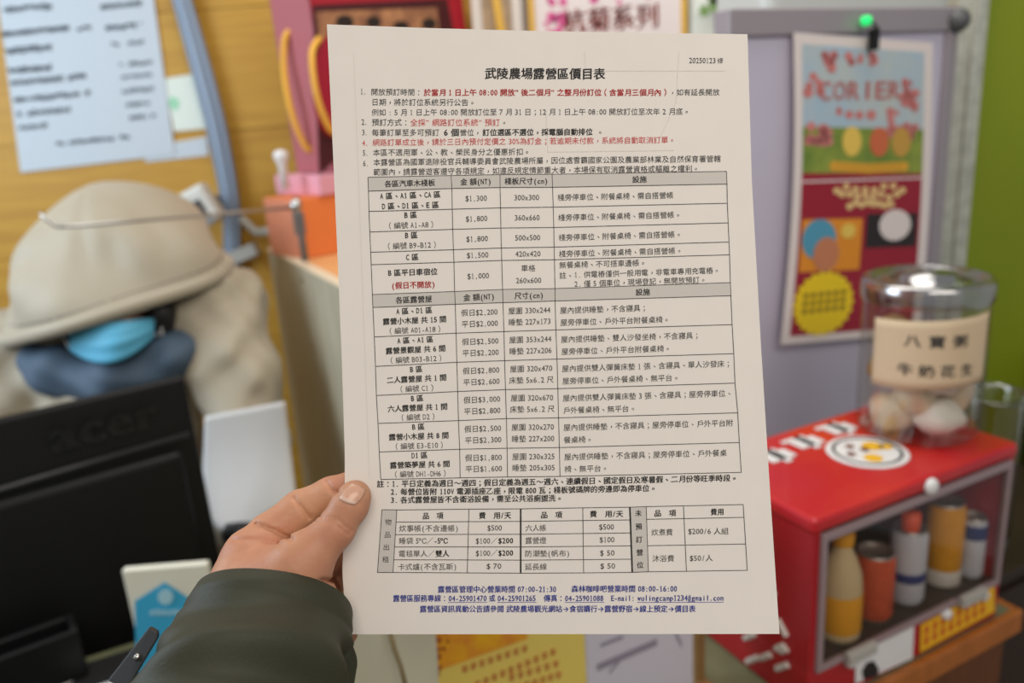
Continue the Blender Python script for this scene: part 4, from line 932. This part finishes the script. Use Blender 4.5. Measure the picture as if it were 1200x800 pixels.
# ------------------------------------------------------------------ seated person in the hooded jacket
D = 1.55
def H(x, y, dd, r): return (cm(x, y, D + dd), px(r, D))
def body_sdf(X):
    hd = ell(X, cm(138, 350, D + .01), (.070, .090, .082))
    hd = smin(hd, ell(X, cm(132, 386, D - .045), (.052, .060, .046)), .03)            # face, bowed forward
    hd = smin(hd, cap(X, cm(131, 384, D - .084), cm(131, 397, D - .092), .009, .012), .012)  # nose
    for s_ in (-1, 1):
        hd = smin(hd, ell(X, cm(138 + s_ * 45, 352, D - .01), (.010, .030, .018)), .006)  # ears
        hd = smin(hd, ell(X, cm(132 + s_ * 17, 376, D - .078), (.012, .008, .010)), .008) # brows
    hd = smin(hd, ell(X, cm(131, 410, D - .082), (.020, .007, .010)), .006)           # lips
    d = smin(hd, cap(X, cm(142, 370, D + .01), cm(146, 430, D + .05), .050, .056), .03)
    d = smin(d, cap(X, cm(146, 470, D + .11), cm(148, 720, D + .10), .10, .11), .06)
    d = smin(d, cap(X, cm(60, 430, D + .09), cm(235, 415, D + .09), .045, .045), .05)
    for a in ([H(30, 430, .06, 26), H(-20, 560, .0, 24), H(62, 676, .05, 20)], [H(262, 412, .06, 26), H(296, 560, .0, 24), H(226, 676, .05, 20)]):
        d = chain(X, a, .02, d)
    for s_, xx in ((-1, 66), (1, 222)):
        d = smin(d, cap(X, cm(xx, 680, D + .04), cm(xx + s_ * -8, 690, D - .01), .020, .016), .01)
        for k in range(4): d = smin(d, cap(X, cm(xx - 12 + 8 * k, 690, D - .01), cm(xx - 14 + 9 * k, 702, D - .055 + .004 * abs(k - 1.5)), .0075, .006), .004)
        d = smin(d, cap(X, cm(xx + s_ * -14, 688, D + .02), cm(xx + s_ * -26, 694, D - .02), .009, .007), .006)
    return d
lo = np.array([cm(-70, 0, D)[0], cm(0, 255, D)[1], D - .42]); hi = np.array([cm(350, 0, D)[0], cm(0, 745, D)[1], D + .24])
bm = sdfmesh(body_sdf, lo, hi, .0065)
pe = obj('person', bm, mat('skin_seated', (214, 164, 136), .55, noise=.06, nscale=30), origin=c2w(cm(148, 745, D + .06)), smooth=True)
tag(pe, 'seated person bowed behind the black monitor, in a pale hooded jacket and blue mask', 'person')
JK = mat('pale_jacket', (170, 158, 136), .6, noise=.05, nscale=12, sheen=.2, bump=.25, bscale=26)
def wob(X, a, s_): return a * (np.sin(X[..., 0] * s_ + 1.3 * np.sin(X[..., 1] * s_ * .7)) * np.sin(X[..., 1] * s_ * 1.1 + X[..., 2] * s_ * .8))
def hring(q, v, grow=0.0):
    # bell-shaped hood: rings from the crown (v=0) to the opening (v=1), opening tipped forward and to one side
    r_ = (1 - (1 - v) ** 2.0) ** .62
    ex = np.array([math.cos(.28), -math.sin(.28), 0]); ed = np.array([0.05, .42, -.90])
    ca = np.array(cm(106, 218, D + .03)); cb = np.array(cm(139, 345, D + .045)); c_ = ca * (1 - v) + cb * v
    fr = max(0, math.sin(q))
    rx = .212 * r_ * (1 + .02 * math.sin(3 * q + 5 * v)) + grow; rd = (.185 - .02 * fr) * r_ + grow
    fold = .017 * math.sin(4 * q + 7 * v + 1.0) * r_ * (1 - .5 * v) + .009 * math.sin(9 * v + 2.2 * math.cos(q)) * r_ * (1 - v)
    for q0, v0, am, wq, wv in ((2.35, .42, -.022, .26, .09), (2.05, .55, .010, .22, .14), (1.15, .55, -.014, .14, .22), (1.7, .62, .012, .2, .25), (.65, .6, -.014, .2, .22), (2.7, .7, -.012, .2, .2), (1.45, .3, -.010, .1, .3)):
        fold += am * math.exp(-((q - q0) / wq) ** 2 - ((v - v0) / wv) ** 2)
    dn = (ca - cb) / np.linalg.norm(ca - cb)
    return c_ + ex * (rx + fold) * math.cos(q) + ed * (rd + fold) * math.sin(q) - dn * .012 * math.cos(2 * q) * v * v
mb = MB(); nq, nv = 72, 40
P = [c2w(hring(2 * math.pi * i / nq, (j + .02) / nv)) for j in range(nv + 1) for i in range(nq)]
mb.add(P, [[j * nq + i, (j + 1) * nq + i, (j + 1) * nq + (i + 1) % nq, j * nq + (i + 1) % nq] for j in range(nv) for i in range(nq)] + [list(range(nq))])
hdo = obj('jacket_hood', mb, JK, pe, smooth=True, solid=.008); hdo['label'] = 'pale beige hood pulled low over the face'
pth = [c2w(hring(2 * math.pi * i / 60, .99, .004)) for i in range(61)]
obj('hood_brim', MB().tube(pth, .0135, 12), JK, hdo, smooth=True)
obj('hood_seam', MB().tube([c2w(hring(2 * math.pi * i / 60, .89, .002)) for i in range(61)], .0028, 8), mat('jacket_seam', (120, 114, 104), .7), hdo, smooth=True)
def shade_hair_sdf(X):  # dark locks added at the cheeks to deepen the shade under the brim
    d = ell(X, cm(139, 346, D + .02), (.082, .098, .094))
    d = smin(d, cap(X, cm(84, 370, D - .03), cm(88, 410, D - .0), .026, .02), .02); d = smin(d, cap(X, cm(190, 366, D - .03), cm(188, 405, D - .0), .026, .02), .02)
    return np.maximum(d, -ell(X, cm(132, 392, D - .06), (.060, .080, .070)))
lo = np.array([cm(60, 0, D)[0], cm(0, 255, D)[1], D - .13]); hi = np.array([cm(215, 0, D)[0], cm(0, 430, D)[1], D + .13])
obj('shade_hair', sdfmesh(shade_hair_sdf, lo, hi, .005), mat('dark_shade_hair', (30, 26, 26), .6, noise=.3, nscale=60), pe, smooth=True)
def jacket_sdf(X):
    d = cap(X, cm(146, 470, D + .10), cm(148, 740, D + .08), .150, .165)
    d = smin(d, cap(X, cm(40, 425, D + .10), cm(240, 390, D + .10), px(64, D), px(62, D)), .06)
    d = smin(d, cap(X, cm(225, 372, D + .11), cm(262, 356, D + .10), px(50, D), px(50, D)), .04)
    d = chain(X, [H(10, 415, .08, 58), H(-30, 540, .02, 48), H(56, 664, .06, 36)], .03, d)
    d = chain(X, [H(255, 375, .08, 58), H(278, 440, .04, 50), H(296, 540, .01, 44), H(232, 664, .06, 34)], .03, d)
    return d + wob(X, .010, 28) + wob(X[..., [1, 2, 0]], .005, 60)
lo = np.array([cm(-100, 0, D)[0], cm(0, 290, D)[1], D - .30]); hi = np.array([cm(375, 0, D)[0], cm(0, 760, D)[1], D + .34])
obj('jacket', sdfmesh(jacket_sdf, lo, hi, .0085), JK, pe, smooth=True)['label'] = 'puffy pale jacket body and sleeves'
def shaded_front_sdf(X):  # stands for the jacket front in shadow; blue shade put into its colour
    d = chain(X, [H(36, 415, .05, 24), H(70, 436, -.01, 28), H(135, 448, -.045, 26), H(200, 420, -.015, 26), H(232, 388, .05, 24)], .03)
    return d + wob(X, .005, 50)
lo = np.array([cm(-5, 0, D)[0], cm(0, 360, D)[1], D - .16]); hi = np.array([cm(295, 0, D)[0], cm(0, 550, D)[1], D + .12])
obj('shaded_jacket_front', sdfmesh(shaded_front_sdf, lo, hi, .006), mat('blue_shade_cloth', (66, 84, 102), .7, bump=.2, bscale=30), pe, smooth=True)['label'] = 'jacket front below the hood, its shade coloured slate blue'
# mask: a curved pleated sheet across nose and mouth
def mask(u, v):
    a = (u - .5) * 2; x = 131 + a * 50; y = 378 + v * 47 - 26 * a * a * (v - .1) - 8 * a
    dd = -.112 + .055 * a * a + .015 * abs(v - .5) + .0008 * math.sin(v * 19)
    return pt(x, y, D + dd)
mo = obj('face_mask', MB().grid(lambda u, v: mask(u, 1 - v), 24, 18), mat('mask_blue', (88, 172, 204), .6), pe, smooth=True, solid=.0015); mo['label'] = 'light blue surgical mask'
for s_ in (0, 1):
    obj('ear_loop', MB().tube([mask(s_, .1), pt(131 + (s_ - .5) * 118, 368, D - .05), pt(138 + (s_ - .5) * 98, 356, D - .005), pt(131 + (s_ - .5) * 118, 392, D - .05), mask(s_, .9)], .0015, 6), WHITE, mo)

# ------------------------------------------------------------------ black monitor
zt = 1.22
ma, mbp = pz(0, 491, zt), pz(216, 441, zt); me_ = mbp - ma; me_ = np.array([me_[0], me_[1], 0]); me_ /= np.linalg.norm(me_); mn = np.array([-me_[1], me_[0], 0])   # mn: away from the camera
Mo = np.array([*mbp[:2], 0]); MW, MH = .57, .47; zb_ = zt - MH
mt = thing('monitor', Mo - me_ * MW / 2 + EZ * ZD, 'black computer monitor seen from behind, in front of the seated person', 'monitor')
max_ = (me_, mn, EZ)
tilt = np.array([0, 0, 1.0]) + mn * .05
M0 = np.array([*mbp[:2], zt]) - tilt * MH
tax = (me_, mn, tilt)
bk_ = obj('back_shell', MB().box(M0, (-MW, 0, 0), (0, .018, MH), tax), mat('monitor_black', (13, 13, 14), .5, spec=.3), mt, bevel=.006)
mb = MB().prism([M0 - me_ * (MW - .03) + tilt * .03 + NF * 0, M0 - me_ * .03 + tilt * .03, M0 - me_ * .03 + tilt * (MH - .115), M0 - me_ * (MW - .03) + tilt * (MH - .115)], -mn * .022)
obj('lower_housing', mb, MATS['monitor_black'], mt, bevel=.01)
mb = MB().tube([M0 - me_ * (MW - .02) + tilt * (MH - .108) - mn * .006, M0 - me_ * .012 + tilt * (MH - .095) - mn * .006], .005, 10)
obj('ridge', mb, mat('monitor_ridge', (44, 44, 45), .4), mt, smooth=True)
obj('screen', MB().box(M0, (-MW + .008, .018, .012), (-.008, .020, MH - .008), tax), mat('dark_screen', (20, 22, 26), .25), mt)
obj('stand_neck', MB().box(np.array([*(M0 - me_ * MW / 2)[:2], ZD]), (-.03, .0, .012), (.03, .03, zb_ - ZD + .1), max_), BLACKP, mt, bevel=.004)
obj('stand_foot', MB().box(np.array([*(M0 - me_ * MW / 2)[:2], ZD]), (-.12, -.02, 0.001), (.12, .08, .013), max_), BLACKP, mt, bevel=.004)
mb = MB()
la = pp(124, 496, M0 - mn * .001, mn)
text3d(mb, 'acer', la, me_, tilt, .064, True, squeeze=1.25); mb3 = MB(); mb3.v = mb.v; mb3.f = mb.f; mb3.m = mb.m
obj('embossed_logo', mb, mat('logo_grey', (34, 34, 36), .3), mt)

# dark box and slips at the near corner of the counter
kx = pz(40, 818, ZC); kx = np.array([*kx[:2], ZC + .001]) 
bq = obj('black_tray', MB().box(kx, (-.24, -.0, .001), (.072, .010, .078), max_).box(kx, (-.24, .010, .001), (.072, .055, .008), max_).box(kx, (.062, .010, .001), (.072, .055, .078), max_).box(kx, (-.24, .045, .001), (.062, .055, .078), max_), BLACKP, bevel=.003)
tag(bq, 'low black open tray on the counter in front of the monitor', 'tray')
for (x, y, a, lb_) in ((44, 800, .3, 'white paper slip lying just in front of the black tray'), (118, 803, -.2, 'white paper slip by the jacket cuff, past the black tray')):
    c_ = pz(x, y, ZC); c_ = np.array([*c_[:2], ZC]); ax_ = (me_ * math.cos(a) + mn * math.sin(a), mn * math.cos(a) - me_ * math.sin(a), EZ)
    tag(obj('paper_slip', MB().box(c_, (-.03, -.045, .001), (.03, .0, .0018), ax_), WHITE), lb_, 'paper slip')
tag(obj('darkening_mat', MB().box(C0, (-1.45, .28, .0002 + ZC), (-.80, .645, .0008 + ZC)), mat('darkening_black', (18, 18, 19), .7)), 'thin black mat added to darken the counter under the black tray and the cream card', 'mat')  # flat black sheet added to darken this end of the counter
# card with the blue pentagon
c1, c2_ = pz(160, 792, ZC), pz(240, 792, ZC)
k0 = pz(172, 800, ZC); k0 = np.array([*k0[:2], ZC])
kd = np.array([1.0, 0.02, 0]); kd /= np.linalg.norm(kd); kn = np.array([-kd[1], kd[0], 0]); kt = EZ + kn * .06
kdp = depth(k0); KW = 96 * kdp / FPX; 
kz = pp(147, 668, k0, kn)[2] - ZC
cd_ = obj('counter_card', MB().box(k0, (0, 0, .001), (KW, .012, kz), (kd, kn, EZ)), mat('cream_card', (230, 226, 208), .5), bevel=.003)
tag(cd_, 'thick cream card with a blue house shape, standing on the counter by the sleeve', 'card stand')
def kq(x, y, l): return pp(x, y, k0 - kn * l, kn)
o = obj('blue_house_shape', MB().prism([kq(x, y, .001) for x, y in ((158, 704), (193, 682), (230, 706), (230, 788), (160, 788))], -kn * .0008), mat('card_blue', (62, 172, 214), .5), cd_)
mb = MB().prism([kq(194 + 9 * math.cos(k / 20 * 6.283), 699 + 9 * math.sin(k / 20 * 6.283), .003) for k in range(20)], -kn * .0006)
for x in range(176, 216, 7): mb.prism([kq(x, 714 + (x % 3), .003), kq(x + 5, 714, .003), kq(x + 5, 720, .003), kq(x, 720, .003)], -kn * .0006)
obj('pale_badge', mb, mat('pale_blue_print', (170, 214, 228), .5), cd_)

# white sheet in a dark holder right of the monitor
hb = pt(285, 640, 1.42); hb = np.array([*hb[:2], ZD])
dh = thing('document_holder', hb, 'white sheet upright in a dark holder beside the black monitor', 'document holder')
obj('base', MB().lathe(hb, [(0, .002), (.05, .002), (.05, .012), (.01, .018), (0, .018)], 28), BLACKP, dh, smooth=True)
zz = pt(285, 640, 1.42)[2]
obj('stem', MB().tube([hb + EZ * .012, np.array([*hb[:2], zz + .01])], .008, 12), BLACKP, dh, smooth=True)
cc = np.array([*hb[:2], zz + .012]); obj('clip', MB().lathe(cc, [(0, -.01), (.012, -.008), (.030, .004), (.034, .020), (.026, .032), (0, .034)], 20), BLACKP, dh, smooth=True)
def hs(u, v):
    tl, tr, br2, bl2 = np.array((240, 488.)), np.array((334, 470.)), np.array((348, 590.)), np.array((236, 600.))
    p = (tl * (1 - u) + tr * u) * (1 - v) + (bl2 * (1 - u) + br2 * u) * v
    p = p + np.array([0, 34 * v ** 3 * math.exp(-((u - .38) / .28) ** 2)])
    return pt(p[0], p[1], 1.412 + .02 * (u - .5) ** 2 + .012 * math.sin(math.pi * v) - .004 * u)
obj('sheet', MB().grid(lambda u, v: hs(u, 1 - v), 16, 20), mat('plain_white_sheet', (204, 201, 198), .6), dh, smooth=True, solid=.0006)

# ------------------------------------------------------------------ signs and bag on the counter below the sheet
sp = pt(585, 770, .89)
def sg(x, y, l=0.0): return pp(x, y, sp + NF * l, NF)
def upright(name, x0, x1, label, m, top, cat, thick=.003):
    a, b = sg(x0, 770), sg(x1, 770); a = np.array([*a[:2], ZC]); b = np.array([*b[:2], ZC]); Wd = np.linalg.norm(b - a)
    o = obj(name, MB().box(a, (0, 0, .001), (Wd, thick, top), DESK), m); tag(o, label, cat); return o, a, Wd
yf, ya, yw = upright('yellow_flyer', 486, 686, 'yellow flyer with red lines of text, standing on the counter under the price sheet', mat('flyer_yellow', (236, 210, 104), .6), .29, 'flyer')
mb = MB().prism([sg(x, y, .0012) for x, y in ((484, 700), (612, 670), (618, 748), (500, 790), (488, 790))], NF * .0004); pic = obj('orange_picture', mb, mat('flyer_orange', (240, 180, 20), .6, nscale=40, col2=(226, 140, 40)), yf)
mb = MB()
for k in range(40):
    x, y = rng.normal(506, 9), rng.normal(764, 14); q = rng.uniform(2, 4)
    mb.poly([sg(x + q * math.cos(a), y + q * math.sin(a), .0022) for a in np.linspace(6.283, 0, 7)[:-1]])
obj('brown_emblem', mb, mat('flyer_brown', (180, 96, 20), .6), pic)
mb = MB()
for x0, y0, x1, y1 in ((545, 784, 625, 757), (560, 802, 658, 760), (600, 794, 662, 775), (590, 812, 664, 788)):
    n = int((x1 - x0) / 9)
    for k in range(n):
        x, y = x0 + (x1 - x0) * k / n, y0 + (y1 - y0) * k / n
        for s0 in ((-3, -2, 3, -3), (-3, 2, 3, 1), (0, -4, 0, 4)): mb.tube([sg(x + s0[0], y + s0[1], .0016), sg(x + s0[2], y + s0[3], .0016)], .0007, 4)
obj('red_text_lines', mb, mat('flyer_red', (190, 84, 40), .6), yf)
lf, la_, lw = upright('white_flyer', 688, 812, 'lavender white flyer with slanting grey print, beside the yellow flyer', mat('flyer_white', (214, 208, 218), .6), .29, 'flyer')
mb = MB()
for x0, y0, x1, y1, q in ((700, 782, 770, 752, 4), (704, 756, 730, 746, 2), (714, 788, 728, 772, 1.5), (792, 742, 799, 756, 3)): mb.prism([sg(x0, y0 - q, .001), sg(x0, y0 + q, .001), sg(x1, y1 + q, .001), sg(x1, y1 - q, .001)], NF * .0004)
obj('grey_print', mb, mat('flyer_grey', (150, 142, 156), .6), lf)
wpst = sg(817, 770, .0); wpst = np.array([*wpst[:2], ZC]); mb = MB().box(wpst, (0, 0, .001), (.014, .02, .27)).box(wpst, (-.001, -.02, .001), (.016, .03, .012))
tag(obj('wooden_post', mb, mat('stand_wood', (150, 112, 66), .5, noise=.2, nscale=20), bevel=.002), 'thin wooden stand between the white flyer and the red warmer', 'stand')
# white paper bag
wb = sg(440, 780, .055); wb = np.array([*wb[:2], ZC])
bgo = thing('paper_bag', wb, 'creased white bag with a thin brown cord, beside the jacket sleeve', 'bag')
def bgf(u, v):
    q = 2 * math.pi * u; fl = 1 - .75 * v ** 2; zz_ = .34 * v
    return wb + E1 * (.060 * math.cos(q) * (1 + .04 * math.sin(9 * v + q))) + NB * (.0 + .036 * fl * math.sin(q) + .004 * math.sin(5 * q + 8 * v)) + EZ * (zz_ + .001)
mb = MB().grid(lambda u, v: bgf(u, v), 40, 24); mb.poly([bgf(k / 40, 0) for k in range(40)][::-1]); obj('bag_body', mb, mat('bag_white', (226, 220, 190), .55, noise=.06, nscale=16), bgo, smooth=True)
obj('cord', MB().tube([sg(456, 735, .072), sg(462, 760, .080), sg(470, 782, .088), sg(476, 806, .092)], .0022, 8), mat('cord_brown', (150, 130, 90), .6), bgo, smooth=True)
